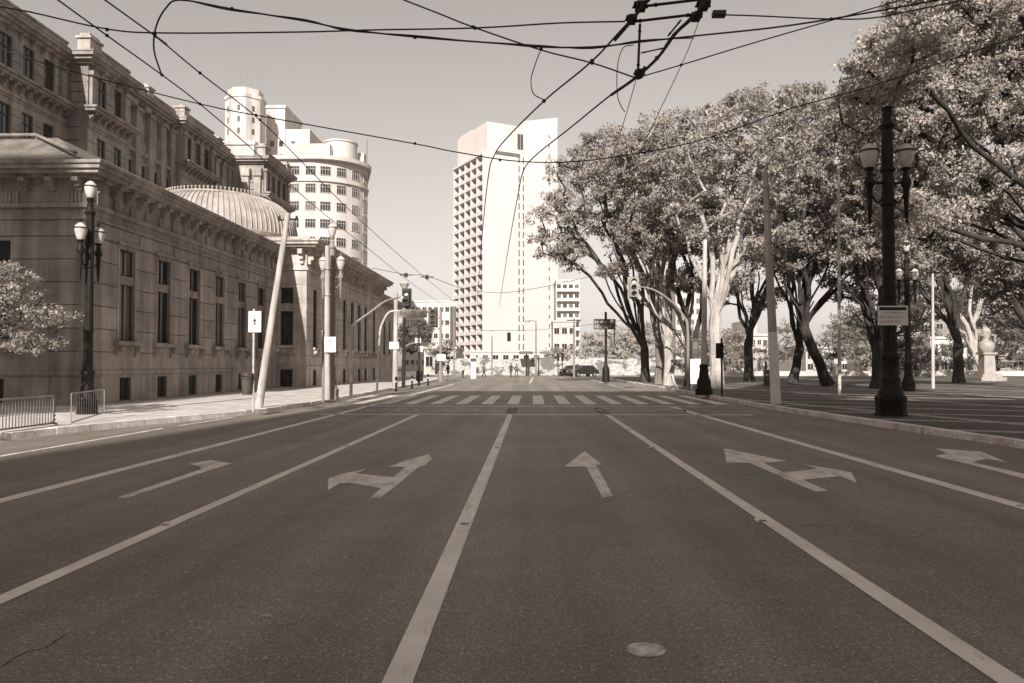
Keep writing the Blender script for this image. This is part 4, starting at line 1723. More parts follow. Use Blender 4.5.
# hanging signal in the middle
a = at_y(509, 337, 70)
t = thing('traffic_light', 'small dark signal hanging over the middle of the road before the tower', 'traffic light', tuple(a))
signal_head(t, a.x, 70, a.z, 0.8, 0.34, 3, 'dark_metal', False, False)
b = MB()
b.tube([(a.x, 70, a.z + 0.4), (a.x, 70, a.z + 0.62)], 0.02, 5)
b.build('hanger', 'dark_metal', t)
b = MB()
q0, q1 = at_y(441, 320, 70), at_y(641, 318, 70)
b.tube(spline([q0, (a.x - 3, 70, a.z + 0.68), (a.x, 70, a.z + 0.6), (a.x + 4, 70, a.z + 0.75), q1], 4), 0.018, 5)
tag(b.build('span_wire', 'wire'), 'thin span wire carrying the small hanging signal across the junction', 'wire', 'overhead wires')
c = at_z(574, 377, 0)
t = simple_pole('utility_pole', 'dark slim utility pole standing by the parked cars at the far corner', 'utility pole', c, at_y(574, 318, c.y), 0.15, 0.1, 'pole_grey')
b = MB()
tp = at_y(574, 320, c.y)
b.box(tp.x - 0.9, tp.x + 0.9, c.y - 0.06, c.y + 0.06, tp.z - 0.1, tp.z + 0.05)
b.build('crossarm', 'dark_metal', t, smooth=False)
# dark direction sign right
c = at_z(606, 382, zb)
D = c.y
t = thing('direction_sign', 'dark two-line direction board on a black post with a flared base', 'road sign', tuple(c))
b = MB()
b.lathe([(0.32, zb), (0.3, zb + 1.1), (0.16, zb + 1.4), (0.12, zb + 1.6), (0.1, at_y(606, 312, D).z)], (c.x, D), 12)
b.tube([(c.x + 0.7, D, at_y(606, 345, D).z), (c.x + 0.7, D, at_y(606, 330, D).z)], 0.05, 6)
b.build('post', 'iron', t)
c1, c2 = at_y(593.5, 319, D - 0.15), at_y(615.5, 329.5, D - 0.15)
b = MB()
b.box(c1.x, c2.x, D - 0.2, D - 0.15, c2.z, c1.z)
pn = b.build('panel', mat('sign_dark', 0.09, 0.12, rough=0.5), t, smooth=False)
b = MB()
rs = random.Random(21)
words(b, c1.x + 0.12, c2.x - 0.15, D - 0.2, c1.z - 0.36, 0.22, rs)
words(b, c1.x + 0.12, c2.x - 0.3, D - 0.2, c2.z + 0.14, 0.22, rs)
b.build('lettering', 'pale_ink', pn, smooth=False)

# ------------------------------------------------------------------ right pavement furniture
c = at_z(688, 390.5, zb)
D = c.y
t = thing('signal_mast', 'grey mast curving left with a white-fronted signal among the street trees', 'traffic light', tuple(c))
b = MB()
pts = [c, at_y(688, 355, D), at_y(687.5, 326, D), at_y(684, 317, D), at_y(674, 304, D), at_y(658, 292, D), at_y(645, 287.5, D), at_y(634, 287, D)]
sp_ = spline(pts, 5)
b.tube(sp_, [0.10 - 0.055 * k / (len(sp_) - 1) for k in range(len(sp_))], 10)
b.build('mast', 'pole_grey', t)
a = at_y(633, 288, D)
signal_head(t, a.x, D - 0.2, a.z, 1.05, 0.4, 3, 'grey_metal', True)
# pedestrian signal
c = at_z(722, 397, zb)
D = c.y
t = thing('pedestrian_signal', 'two stacked dark pedestrian signals on a thin post before the thick pale trunk', 'traffic light', tuple(c))
b = MB()
b.tube([c, (c.x, D, at_y(722, 338, D).z)], 0.045, 8)
b.build('post', 'dark_metal', t)
for y in (347, 354.5):
    a = at_y(719.5, y, D)
    signal_head(t, a.x, D, a.z, 0.36, 0.3, 1, 'iron', False, False)
# notice board and banner
c = at_z(697, 389, zb)
D = c.y
t = thing('notice_board', 'white notice board on legs behind the curved grey mast', 'notice board', tuple(c))
a0, a1 = at_y(690.5, 384, D), at_y(702, 359, D)
b = MB()
b.box(a0.x, a1.x, D, D + 0.06, a0.z, a1.z)
b.build('board', 'panel_white', t, smooth=False)
b = MB()
for x in (a0.x + 0.08, a1.x - 0.08):
    b.tube([(x, D + 0.1, zb), (x, D + 0.1, a1.z)], 0.04, 6)
b.build('leg', 'grey_metal', t)
t = thing('banner', 'dark narrow hanging banner above the white notice board', 'banner', tuple(at_y(696, 348, D)))
a0, a1 = at_y(692, 358, D + 0.2), at_y(699, 338, D + 0.2)
b = MB()
b.box(a0.x, a1.x, D + 0.2, D + 0.23, a0.z, a1.z)
pn = b.build('cloth', 'panel_dark', t, smooth=False)
b = MB()
words(b, a0.x + 0.06, a1.x - 0.06, D + 0.2, a0.z + 0.3, 0.1, random.Random(5))
b.box(a0.x + 0.08, a1.x - 0.08, D + 0.196, D + 0.199, a0.z + 0.55, a1.z - 0.25)
b.build('print', 'cloth_mid', pn, smooth=False)
b = MB()
b.tube([(a0.x - 0.05, D + 0.25, zb), (a0.x - 0.05, D + 0.25, a1.z + 0.1)], 0.035, 6)
b.build('post', 'dark_metal', t)
# pole with black ornate base among trees
c = at_z(704, 395, zb)
D = c.y
t = simple_pole('lamp_pole', 'tall grey pole rising from a black ornate base among the street trees', 'street lamp', (c.x, D, zb + 1.4), at_y(705, 240, D), 0.15, 0.1, 'pole_pale')
b = MB()
b.lathe([(0.42, zb), (0.42, zb + 0.3), (0.36, zb + 0.36), (0.34, zb + 0.7), (0.25, zb + 0.85), (0.2, zb + 1.3), (0.23, zb + 1.4), (0.17, zb + 1.5)], (c.x, D), 12)
b.build('base', 'iron', t)
# tilted pale pole
c = at_z(776, 404, zb)
D = c.y
top = at_y(765, 172, D)
t = thing('utility_pole', 'pale pole with a whitewashed foot, tilted left at the edge of the square', 'utility pole', tuple(c))
bend = at_y(772.5, 332, D)
b = MB()
b.tube([c, bend], [0.185, 0.165], 14)
b.build('painted_foot', 'panel_white', t)
b = MB()
b.tube([bend + (bend - c) * 0.002, top], [0.163, 0.10], 14)
for k in (0.55, 0.75, 0.9):
    q = bend + (top - bend) * k
    b.lathe([(0.15, q.z), (0.16, q.z + 0.03), (0.15, q.z + 0.1)], (q.x, q.y), 12)
b.build('shaft', 'wood_pole', t)
# thin lamp pole
c = at_z(839.5, 394.5, zb)
D = c.y
tp = at_y(838.5, 166, D)
t = simple_pole('lamp_pole', 'thin grey pole with a single lamp head in the square', 'street lamp', c, tp, 0.085, 0.06, 'light_metal')
b = MB()
b.lathe([(0.06, tp.z), (0.16, tp.z + 0.08), (0.18, tp.z + 0.2), (0.08, tp.z + 0.3)], (tp.x - 0.05, D), 12)
b.build('lamp_head', 'light_metal', t)
# double-arm light
c = at_z(933, 388.5, zb)
D = c.y
t = simple_pole('lamp_pole', 'tall pale pole with two lamp arms beside the bust in the square', 'street lamp', c, at_y(932.5, 241, D), 0.10, 0.06, 'pole_pale')
tp = at_y(932.5, 241, D)
for s in (-1, 1):
    b = MB()
    b.tube(spline([tp, (tp.x + 0.4 * s, D, tp.z + 0.12), (tp.x + 0.8 * s, D, tp.z + 0.1)], 3), 0.05, 6)
    b.lathe([(0.2, tp.z + 0.02), (0.2, tp.z + 0.12), (0.1, tp.z + 0.2)], (tp.x + 0.9 * s, D), 10, 0, 1.6, 0.8)
    b.build('lamp_arm', 'light_metal', t)
# litter bin in the square
c = at_z(768, 386, zb)
t = thing('litter_bin', 'dark cylinder litter bin beside the tilted pale pole', 'litter bin', tuple(c))
b = MB()
b.lathe([(0.28, zb), (0.3, zb + 0.9), (0.32, zb + 0.9), (0.32, zb + 0.98), (0.2, zb + 1.1)], (c.x, c.y), 16)
b.build('bin_body', 'bin', t)
b = MB()
b.lathe([(0.34, zb + 0.72), (0.34, zb + 0.78)], (c.x, c.y), 16)
b.build('band', 'grey_metal', t)

# bust on pedestal
D = 70.0
base = at_y(987, 381, D)
t = thing('bust', 'white marble bust on a tall white pedestal in the square', 'statue', (base.x, D, zb))
b = MB()
x = base.x
b.box(x - 1.1, x + 1.1, D - 1.1, D + 1.1, zb, zb + 0.35)
b.box(x - 0.85, x + 0.85, D - 0.85, D + 0.85, zb + 0.35, zb + 0.6)
b.frustum((x, D), 0.74, 0.64, zb + 0.6, zb + 2.35)
b.box(x - 0.62, x + 0.62, D - 0.62, D + 0.62, zb + 2.35, zb + 2.55)
b.build('pedestal', 'marble', t, smooth=False)
b = MB()
zz0 = zb + 2.55
b.lathe([(0.40, zz0), (0.56, zz0 + 0.15), (0.70, zz0 + 0.5), (0.66, zz0 + 0.82), (0.44, zz0 + 1.0), (0.22, zz0 + 1.1), (0.2, zz0 + 1.24), (0.28, zz0 + 1.36),
         (0.35, zz0 + 1.6), (0.37, zz0 + 1.88), (0.31, zz0 + 2.1), (0.14, zz0 + 2.24), (0.0, zz0 + 2.27)], (x, D), 20, 0, 1.05, 0.75)
# nose, brow, ears, beard turned to the left
b.tube([(x - 0.40, D, zz0 + 1.86), (x - 0.49, D, zz0 + 1.72), (x - 0.40, D, zz0 + 1.68)], [0.04, 0.07, 0.04], 6)
b.ball((x - 0.30, D, zz0 + 1.52), 0.14, 5)
b.ball((x + 0.02, D - 0.27, zz0 + 1.78), 0.07, 4)
b.build('figure', 'marble', t)

# ------------------------------------------------------------------ barriers on the left
c0, c1 = at_z(-14, 434, zb), at_z(53, 424.5, zb)
c0, c1 = at_z(-22, 435.5, zb), at_z(53.5, 425.5, zb)
t = thing('crowd_barrier', 'steel crowd barrier with many upright bars by the left kerb', 'barrier', tuple(c0))
dv = (c1 - c0)
H = 0.72
b = MB()
lo0, lo1 = c0 + _z * 0.06, c1 + _z * 0.06
hi0, hi1 = c0 + _z * H, c1 + _z * H
b.tube([lo0, lo1], 0.02, 8)
b.tube([lo0, hi0, hi1, lo1], 0.022, 8)
b.build('frame', 'grey_metal', t)
b = MB()
nb = 24
for k in range(1, nb):
    q = c0 + dv * (k / nb)
    b.tube([q + _z * 0.06, q + _z * H], 0.012, 6)
b.build('bars', 'grey_metal', t)
dn = dv.normalized()
pn_ = Vector((dn.y, -dn.x, 0))
for q in (c0 + dv * 0.06, c1 - dv * 0.03):
    b = MB()
    b.tube([q + _z * 0.08, q + pn_ * 0.1 + _z * 0.05, q + pn_ * 0.42 + _z * 0.03], 0.028, 6)
    b.tube([q + _z * 0.08, q - pn_ * 0.1 + _z * 0.05, q - pn_ * 0.42 + _z * 0.03], 0.028, 6)
    b.build('foot', 'grey_metal', t)
b = MB()
for k in range(6):
    b.ball(tuple(c1 + dn * 0.05 + _z * (0.14 + 0.1 * k)), 0.025, 4)
b.build('hook', 'grey_metal', t)
d0, d1 = at_z(71, 425.5, zb), at_z(104, 418, zb)
t = thing('crowd_barrier', 'open steel frame barrier with fine mesh, empty looking, below the palace corner', 'barrier', tuple(d0))
b = MB()
b.tube([d0, d0 + _z * 0.78, d1 + _z * 0.80, d1 + _z * 0.15, d0 + _z * 0.07], 0.018, 8)
b.build('frame', 'grey_metal', t)
b = MB()
for k in range(1, 14):
    q = d0 + (d1 - d0) * (k / 14)
    b.tube([q + _z * 0.1, q + _z * 0.78], 0.003, 4)
b.build('mesh', 'grey_metal', t)


# ------------------------------------------------------------------ trees
def leaf_mesh(name, centers, n_per, spread, leaf, m, parent, seed, flat=0.5):
    g = np.random.default_rng(seed)
    centers = np.array(centers, dtype=np.float64)
    k = len(centers)
    cnt = np.maximum(8, (n_per * 1.4 * g.uniform(0.4, 1.6, k))).astype(int)
    idx = np.repeat(np.arange(k), cnt)
    n = len(idx)
    sp = (np.asarray(spread) if hasattr(spread, '__len__') else np.full(k, spread)) * g.uniform(0.75, 1.25, k)
    # sprays: sub-clusters in every clump
    nsub = 13
    sub = g.normal(0, 1, (k, nsub, 3))
    sub /= np.linalg.norm(sub, axis=2, keepdims=True) + 1e-9
    sub *= g.uniform(0.35, 1.0, (k, nsub, 1))
    sub[:, :, 2] *= flat
    s = g.integers(0, nsub, n)
    P = centers[idx] + sub[idx, s] * sp[idx, None] + g.normal(0, 0.155, (n, 3)) * sp[idx, None] * np.array([1, 1, 0.7])
    # leaf axes
    ax = g.normal(0, 1, (n, 3))
    ax[:, 2] -= 0.5
    ax /= np.linalg.norm(ax, axis=1, keepdims=True)
    rel = P - centers[idx]
    rel /= np.linalg.norm(rel, axis=1, keepdims=True) + 1e-9
    nr = rel * 1.25 + g.normal(0, 0.5, (n, 3))
    nr[:, 2] += 0.3
    sd = np.cross(ax, nr)
    sd /= np.linalg.norm(sd, axis=1, keepdims=True) + 1e-9
    up = np.cross(sd, ax)
    ln = leaf * 0.78 * g.uniform(0.55, 1.5, n)[:, None]
    wd = ln * g.uniform(0.36, 0.55, n)[:, None]
    A = P - ax * ln * 0.5
    Bq = P + sd * wd * 0.5 + up * ln * 0.08
    Cq = P + ax * ln * 0.5 - up * ln * 0.06
    Dq = P - sd * wd * 0.5 + up * ln * 0.08
    V = np.stack([A, Bq, Cq, Dq], axis=1).reshape(-1, 3)
    off = WL.get(parent.name, (0, 0, 0))
    V = V - np.array(off)
    me = bpy.data.meshes.new(name)
    me.vertices.add(n * 4)
    me.vertices.foreach_set('co', V.astype(np.float32).ravel())
    me.loops.add(n * 4)
    me.loops.foreach_set('vertex_index', np.arange(n * 4, dtype=np.int32))
    me.polygons.add(n)
    me.polygons.foreach_set('loop_start', np.arange(0, n * 4, 4, dtype=np.int32))
    me.polygons.foreach_set('loop_total', np.full(n, 4, dtype=np.int32))
    at = me.attributes.new('leaf_tone', 'FLOAT', 'POINT')
    tn = g.uniform(0.65, 1.3, n) * np.repeat(g.uniform(0.8, 1.2, k), cnt)
    at.data.foreach_set('value', np.repeat(tn, 4).astype(np.float32))
    me.materials.append(MATS[m])
    me.update()
    me.validate()
    o = bpy.data.objects.new(name, me)
    COL.objects.link(o)
    o.parent = parent
    return o


def sample_clumps(blobs, spacing, g):
    """clump centres spread through ellipsoids, denser near their skins"""
    out = []
    for (c, r) in blobs:
        c, r = np.array(c), np.array(r)
        n = int(9 * r[0] * r[1] * r[2] / spacing ** 3) + 8
        tries = 0
        made = 0
        while made < n and tries < n * 12:
            tries += 1
            d = g.normal(0, 1, 3)
            d /= np.linalg.norm(d)
            q = c + d * r * g.uniform(0.45, 1.0) ** 0.6 * g.uniform(0.85, 1.08)
            if all((abs(q[0] - o[0]) + abs(q[1] - o[1]) + abs(q[2] - o[2])) > spacing * 1.25 for o in out):
                out.append(q)
                made += 1
    return out


def tree(name, label, base, fork_h, forks, blobs, spacing=1.7, n_per=200, spread=1.1, leaf=0.26, bark='bark_dark', leafm='leaf',
         trunk_r=0.34, seed=1, lean=(0, 0), group='street trees', tip=0.018, powr=0.52):
    g = np.random.default_rng(seed)
    base = Vector(base)
    t = thing(name, label, 'tree', tuple(base), 0, group)
    clumps = sample_clumps(blobs, spacing, g)
    nodes = [np.array(base)]
    par = [-1]
    fork = np.array((base.x + lean[0], base.y + lean[1], base.z + fork_h))
    nt_ = max(4, int(fork_h / 0.7))
    for k in range(1, nt_ + 1):
        f = k / nt_
        q = np.array(base) + (fork - np.array(base)) * f + np.array([g.normal(0, 0.04), g.normal(0, 0.04), 0]) * (f < 1)
        nodes.append(q)
        par.append(len(nodes) - 2)
    fk = len(nodes) - 1
    if len(clumps) > 30:
        forks = list(forks) + [tuple(clumps[i] * 0.86 + fork * 0.14) for i in g.choice(len(clumps), 5, replace=False)]
    for (fx_, fy_, fz_) in forks:                     # hand-placed main limbs
        tgt = np.array((fx_, fy_, fz_))
        start = nodes[fk]
        L_ = np.linalg.norm(tgt - start)
        n = max(3, int(L_ / 0.9))
        last = fk
        ctrl = start * 0.45 + tgt * 0.55 + np.array([(tgt[0] - start[0]) * -0.12, (tgt[1] - start[1]) * -0.12, L_ * 0.08 * g.uniform(-0.3, 1)])
        ph, am = g.uniform(0, 6), 0.035 * L_
        for k in range(1, n + 1):
            f = k / n
            q = (1 - f) ** 2 * start + 2 * f * (1 - f) * ctrl + f * f * tgt
            w = math.sin(f * math.pi) * am
            q = q + np.array([math.sin(f * 7 + ph), math.cos(f * 6 + ph * 1.7), 0.4 * math.sin(f * 9 + ph)]) * w + g.normal(0, 0.05, 3)
            nodes.append(q)
            par.append(last)
            last = len(nodes) - 1
    clumps.sort(key=lambda q: np.linalg.norm(q - fork))
    first_ok = fk
    for q in clumps:
        arr = np.array(nodes[first_ok:])
        d = np.linalg.norm(arr - q, axis=1)
        pen = np.maximum(0, arr[:, 2] - q[2]) * 0.8        # prefer branching upward
        j = first_ok + int(np.argmin(d + pen))
        L_ = np.linalg.norm(q - nodes[j])
        n = max(1, int(L_ / 0.8))
        st = nodes[j]
        last = j
        sag = g.normal(0, 0.10 * L_, 3)
        sag[2] = abs(sag[2]) * 0.8
        for k in range(1, n + 1):
            f = k / n
            pnt = st + (q - st) * f + sag * math.sin(f * math.pi)
            nodes.append(pnt)
            par.append(last)
            last = len(nodes) - 1
    N_ = len(nodes)
    kids = [[] for _ in range(N_)]
    w = np.zeros(N_)
    for i in range(N_ - 1, 0, -1):
        if not kids[i]:
            w[i] = 1
        w[par[i]] += w[i]
        kids[par[i]].append(i)
    wf = max(w[0], 1)
    rad = tip + (trunk_r * 0.92 - tip) * (w / wf) ** powr
    # root flare
    rad[0] *= 1.45
    if N_ > 2:
        rad[1] *= 1.12
    b = MB()
    stack = [(0, None)]
    while stack:
        i, pre = stack.pop()
        chain = [] if pre is None else [pre]
        rads = [] if pre is None else [min(rad[pre], rad[i] * 1.25)]
        cur = i
        while True:
            chain.append(cur)
            rads.append(rad[cur])
            if not kids[cur]:
                break
            ks = sorted(kids[cur], key=lambda a: -w[a])
            for o_ in ks[1:]:
                stack.append((o_, cur))
            cur = ks[0]
        if len(chain) > 1:
            b.tube([nodes[c_] for c_ in chain], [float(x_) for x_ in rads], 9 if rads[0] > 0.1 else 5, cap=False)
    b.build('trunk', bark, t)
    leaf_mesh('crown', clumps, n_per, spread, leaf, leafm, t, seed + 100)
    return t


def blob(px, py, Y, rx, rz, ry):
    c = at_y(px, py, Y)
    s = Y / 768
    return ((c.x, c.y, c.z), (rx * s, ry, rz * s))


def pt(px, py, Y):
    return tuple(at_y(px, py, Y))


tree('street_tree', 'farthest kerbside street tree, its slender limbs leaning left over the road', (9.3, 63, zb), 2.6,
     [pt(572, 262, 60), pt(580, 235, 60), pt(600, 215, 62), pt(622, 195, 64), pt(610, 255, 63)],
     [blob(560, 235, 60, 28, 32, 3.2), blob(588, 190, 61, 40, 42, 3.5), blob(610, 150, 62, 30, 25, 3), blob(622, 215, 62, 34, 40, 3)],
     1.68, 190, 1.12, 0.29, 'bark_dark', 'leaf', 0.38, 1)
tree('street_tree', 'dark slim street tree second from the far end of the kerb row', (9.5, 57, zb), 2.8,
     [pt(606, 235, 56), pt(622, 200, 57), pt(640, 190, 57), pt(652, 225, 56)],
     [blob(628, 172, 56, 34, 40, 3), blob(645, 215, 57, 34, 40, 3), blob(640, 150, 57, 26, 24, 2.5), blob(618, 268, 58, 16, 9, 2.2)],
     1.6, 190, 1.1, 0.28, 'bark_mid', 'leaf', 0.35, 2)
tree('street_tree', 'street tree with a short sunlit pale trunk left of the curved signal mast', (9.6, 54, zb), 2.4,
     [pt(640, 215, 54), pt(660, 180, 55), pt(682, 200, 54), pt(652, 250, 54)],
     [blob(660, 150, 54, 34, 34, 3), blob(678, 195, 54, 38, 45, 3), blob(652, 240, 54, 30, 25, 2.5), blob(664, 278, 54, 18, 10, 2.2)],
     1.55, 180, 1.1, 0.27, 'bark_pale', 'leaf', 0.33, 3)
tree('street_tree', 'dark leaning street tree just behind the curved signal mast', (10.6, 51.5, zb), 2.0,
     [pt(640, 300, 51), pt(650, 262, 51), pt(668, 240, 52), pt(690, 235, 51)],
     [blob(655, 225, 51, 30, 34, 2.6), blob(690, 225, 52, 34, 36, 2.8), blob(690, 280, 52, 22, 13, 2.2)],
     1.35, 190, 1.0, 0.26, 'bark_dark', 'leaf', 0.36, 24)
tree('street_tree', 'thick pale-barked street tree with a pollarded trunk behind the pedestrian signal', (11.0, 46, zb), 4.2,
     [pt(700, 200, 46), pt(722, 220, 46), pt(735, 160, 46), pt(765, 190, 47), pt(750, 240, 45)],
     [blob(705, 155, 46, 42, 45, 3), blob(738, 130, 46, 42, 40, 3.2), blob(765, 165, 46, 42, 52, 3.2), blob(710, 215, 46, 38, 36, 2.6), blob(775, 112, 46, 36, 28, 2.8), blob(750, 235, 47, 34, 28, 2.6), blob(735, 275, 47, 20, 11, 2.0)],
     1.42, 160, 0.95, 0.24, 'bark_pale', 'leaf', 0.42, 4)
tree('square_tree', 'slim dark forked tree in the square, left of the tilted pale pole', (18.6, 66, zb), 3.5,
     [pt(728, 262, 66), pt(742, 240, 66), pt(760, 235, 66), pt(775, 270, 66)],
     [blob(740, 235, 66, 34, 34, 3), blob(775, 230, 66, 34, 36, 3), blob(722, 290, 66, 18, 14, 2.4), blob(765, 295, 66, 16, 12, 2.4)],
     1.7, 170, 1.2, 0.3, 'bark_dark', 'leaf', 0.4, 5, group='trees in the square')
tree('square_tree', 'dark tree in the square leaning right just beside the tilted pale pole', (20.2, 60, zb), 2.6,
     [pt(775, 230, 60), pt(800, 190, 60), pt(790, 290, 58), pt(815, 300, 61)],
     [blob(790, 180, 60, 38, 50, 3.2), blob(805, 120, 60, 36, 30, 3), blob(815, 235, 60, 34, 40, 3), blob(785, 255, 60, 30, 26, 3)],
     1.5, 190, 1.15, 0.29, 'bark_dark', 'leaf', 0.36, 6, lean=(0.6, 0), group='trees in the square')
tree('square_tree', 'dark crooked tree leaning left in the square, beside the thin lamp pole', (20.3, 53, zb), 4.0,
     [pt(776, 262, 53), pt(790, 300, 53), pt(815, 230, 54), pt(835, 245, 53), pt(845, 270, 52)],
     [blob(830, 165, 53, 42, 48, 3), blob(845, 235, 53, 36, 40, 3), blob(795, 245, 53, 30, 28, 2.5), blob(850, 285, 54, 26, 18, 2.5)],
     1.4, 190, 1.05, 0.26, 'bark_dark', 'leaf', 0.36, 7, lean=(-1.6, 0), group='trees in the square')
tree('square_tree', 'stout dark tree forking low in the square behind the big black lamp', (21.9, 48.7, zb), 2.2,
     [pt(838, 270, 48), pt(850, 230, 48), pt(868, 240, 49), pt(890, 240, 49), pt(905, 270, 47), pt(930, 245, 50)],
     [blob(865, 180, 48, 36, 50, 3), blob(895, 170, 48, 40, 46, 3), blob(900, 250, 48, 40, 36, 2.6), blob(855, 130, 48, 30, 24, 2.6), blob(935, 240, 48, 38, 40, 2.6), blob(868, 245, 48, 34, 34, 2.6)],
     1.3, 200, 1.0, 0.25, 'bark_dark', 'leaf', 0.55, 8, group='trees in the square')
tree('square_tree', 'dark broad tree at the right edge of the square near the bust', (31.5, 48.7, zb), 3.2,
     [pt(990, 260, 48), pt(1015, 245, 49), pt(1060, 250, 48)],
     [blob(985, 235, 48, 40, 40, 3), blob(1030, 235, 48, 55, 50, 3), blob(1005, 285, 50, 24, 26, 2), blob(1040, 290, 50, 40, 28, 2)],
     1.35, 190, 1.05, 0.26, 'bark_dark', 'leaf', 0.5, 9, group='trees in the square')
tree('square_tree', 'pale twisted tree lit by the sun behind the bust in the square', (43.3, 74, zb), 2.4,
     [pt(938, 278, 73), pt(945, 318, 72), pt(971, 285, 74), pt(984, 266, 74)],
     [blob(938, 256, 73, 26, 18, 2.6), blob(975, 250, 74, 28, 18, 2.6), blob(1005, 275, 76, 26, 24, 2.6)],
     2.2, 150, 1.1, 0.3, 'bark_pale', 'leaf', 0.3, 10, lean=(-1.2, 0), group='trees in the square', tip=0.1)
tree('square_tree', 'huge tree whose dark limbs and leaves hang over the big black lamp at the right', (21.2, 27.5, zb), 4.2,
     [pt(968, 165, 27), pt(975, 105, 28), pt(918, 130, 27), pt(1005, 90, 29), pt(905, 212, 25.5), pt(1060, 60, 28), pt(930, 240, 26), pt(985, 215, 30)],
     [blob(872, 95, 27.5, 30, 40, 2.2), blob(905, 60, 28, 46, 46, 2.6), blob(955, 40, 28, 58, 52, 3), blob(1010, 25, 28, 60, 60, 3), blob(930, 115, 27, 55, 38, 2.5),
      blob(1000, 105, 28, 58, 50, 2.8), blob(895, 150, 27.5, 44, 30, 2.2), blob(970, 185, 28, 60, 32, 2.4), blob(1060, 90, 28, 50, 80, 3), blob(960, -20, 28, 60, 40, 3),
      blob(889, 74, 23.6, 30, 25, 2.7), blob(920, 215, 26, 40, 22, 1.8)],
     1.0, 240, 0.75, 0.165, 'bark_dark', 'leaf_pale', 0.42, 41, lean=(-1.2, 0), group='trees in the square')
tree('square_tree', 'dim leafy tree at the back of the square behind the far ornate lamp', (34, 62, zb), 3.0,
     [pt(905, 260, 62), pt(940, 245, 62)],
     [blob(905, 235, 62, 38, 50, 3), blob(950, 225, 62, 38, 50, 3), blob(985, 210, 62, 36, 46, 3)],
     1.65, 180, 1.2, 0.3, 'bark_dark', 'leaf', 0.4, 12, group='trees in the square')
tree('square_tree', 'shaded bushy tree far back in the square, low behind the stout forked tree', (37.5, 84, zb), 2.2,
     [pt(880, 320, 84), pt(910, 320, 84)],
     [blob(872, 315, 84, 28, 22, 3), blob(905, 330, 84, 28, 24, 3), blob(920, 300, 84, 26, 26, 3)],
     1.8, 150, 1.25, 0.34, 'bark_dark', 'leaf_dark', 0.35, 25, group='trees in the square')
tree('square_tree', 'dark tree far back at the right edge of the square behind the bust', (56, 86, zb), 3,
     [pt(1000, 310, 86), pt(1035, 310, 86)],
     [blob(990, 300, 86, 26, 26, 3), blob(1020, 310, 86, 30, 32, 3), blob(965, 300, 88, 26, 24, 3)],
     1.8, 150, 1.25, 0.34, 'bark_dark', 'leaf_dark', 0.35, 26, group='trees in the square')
tree('corner_tree', 'small pale tree at the far left corner beside the white low shop', (-12.2, 111, 0), 2.2,
     [pt(447, 345, 111)], [blob(446, 346, 111, 9, 9, 1.8), blob(438, 350, 111, 9, 8, 1.8)],
     1.3, 100, 0.9, 0.3, 'bark_dark', 'leaf', 0.16, 33, group='trees beyond the hoarding')
tree('garden_tree', 'loose pale tree beyond the low garden wall, seen right of the thin lamp pole', (40, 103, 0), 2.5,
     [pt(835, 345, 103), pt(855, 340, 103)],
     [blob(830, 350, 103, 22, 18, 3), blob(852, 335, 103, 22, 22, 3), blob(870, 350, 103, 18, 20, 3)],
     1.8, 130, 1.25, 0.36, 'bark_dark', 'leaf', 0.28, 27, group='trees beyond the garden wall')
tree('garden_tree', 'dark rounded shrub-like tree low behind the far ornate lamp in the square', (46.5, 94, zb), 1.2,
     [pt(905, 360, 94), pt(920, 358, 94)],
     [blob(903, 358, 94, 16, 17, 2.2), blob(920, 362, 94, 14, 14, 2.2)],
     1.4, 150, 1.0, 0.3, 'bark_dark', 'leaf_dark', 0.2, 28, group='trees beyond the garden wall')
tree('garden_tree', 'pale young tree beyond the low garden wall beside the white stepped building', (31.5, 104, 0), 2.5,
     [pt(765, 350, 104), pt(780, 345, 104)],
     [blob(772, 352, 104, 14, 14, 2.5), blob(790, 340, 104, 16, 18, 2.5)],
     1.7, 110, 1.2, 0.34, 'bark_dark', 'leaf', 0.2, 29, group='trees beyond the garden wall')
tree('garden_tree', 'dense dark tree behind the bust, against the grey multi-storey block', (62, 104, 0), 2.5,
     [pt(965, 345, 104), pt(1005, 345, 104)],
     [blob(958, 350, 104, 16, 22, 2.5), blob(1008, 345, 104, 22, 26, 3), blob(1030, 340, 104, 24, 30, 3)],
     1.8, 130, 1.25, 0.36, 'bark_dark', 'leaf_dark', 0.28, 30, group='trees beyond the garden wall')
# left small tree by the palace corner
tree('small_tree', 'small bushy tree with sunlit leaves at the left edge before the palace front', (-15.3, 20.5, zb), 1.5,
     [pt(2, 330, 20.3), pt(30, 320, 20), pt(45, 300, 20.2), pt(15, 285, 20.3), pt(-25, 290, 20.5)],
     [blob(18, 292, 20, 20, 24, 0.7), blob(48, 318, 20, 20, 13, 0.6), blob(30, 340, 20, 24, 12, 0.7), blob(-15, 300, 20.5, 34, 40, 1.1), blob(2, 268, 20.3, 12, 12, 0.6), blob(-40, 320, 20.5, 30, 40, 1.1)],
     0.5, 95, 0.36, 0.105, 'bark_dark', 'leaf', 0.10, 13, group='small trees', tip=0.008)
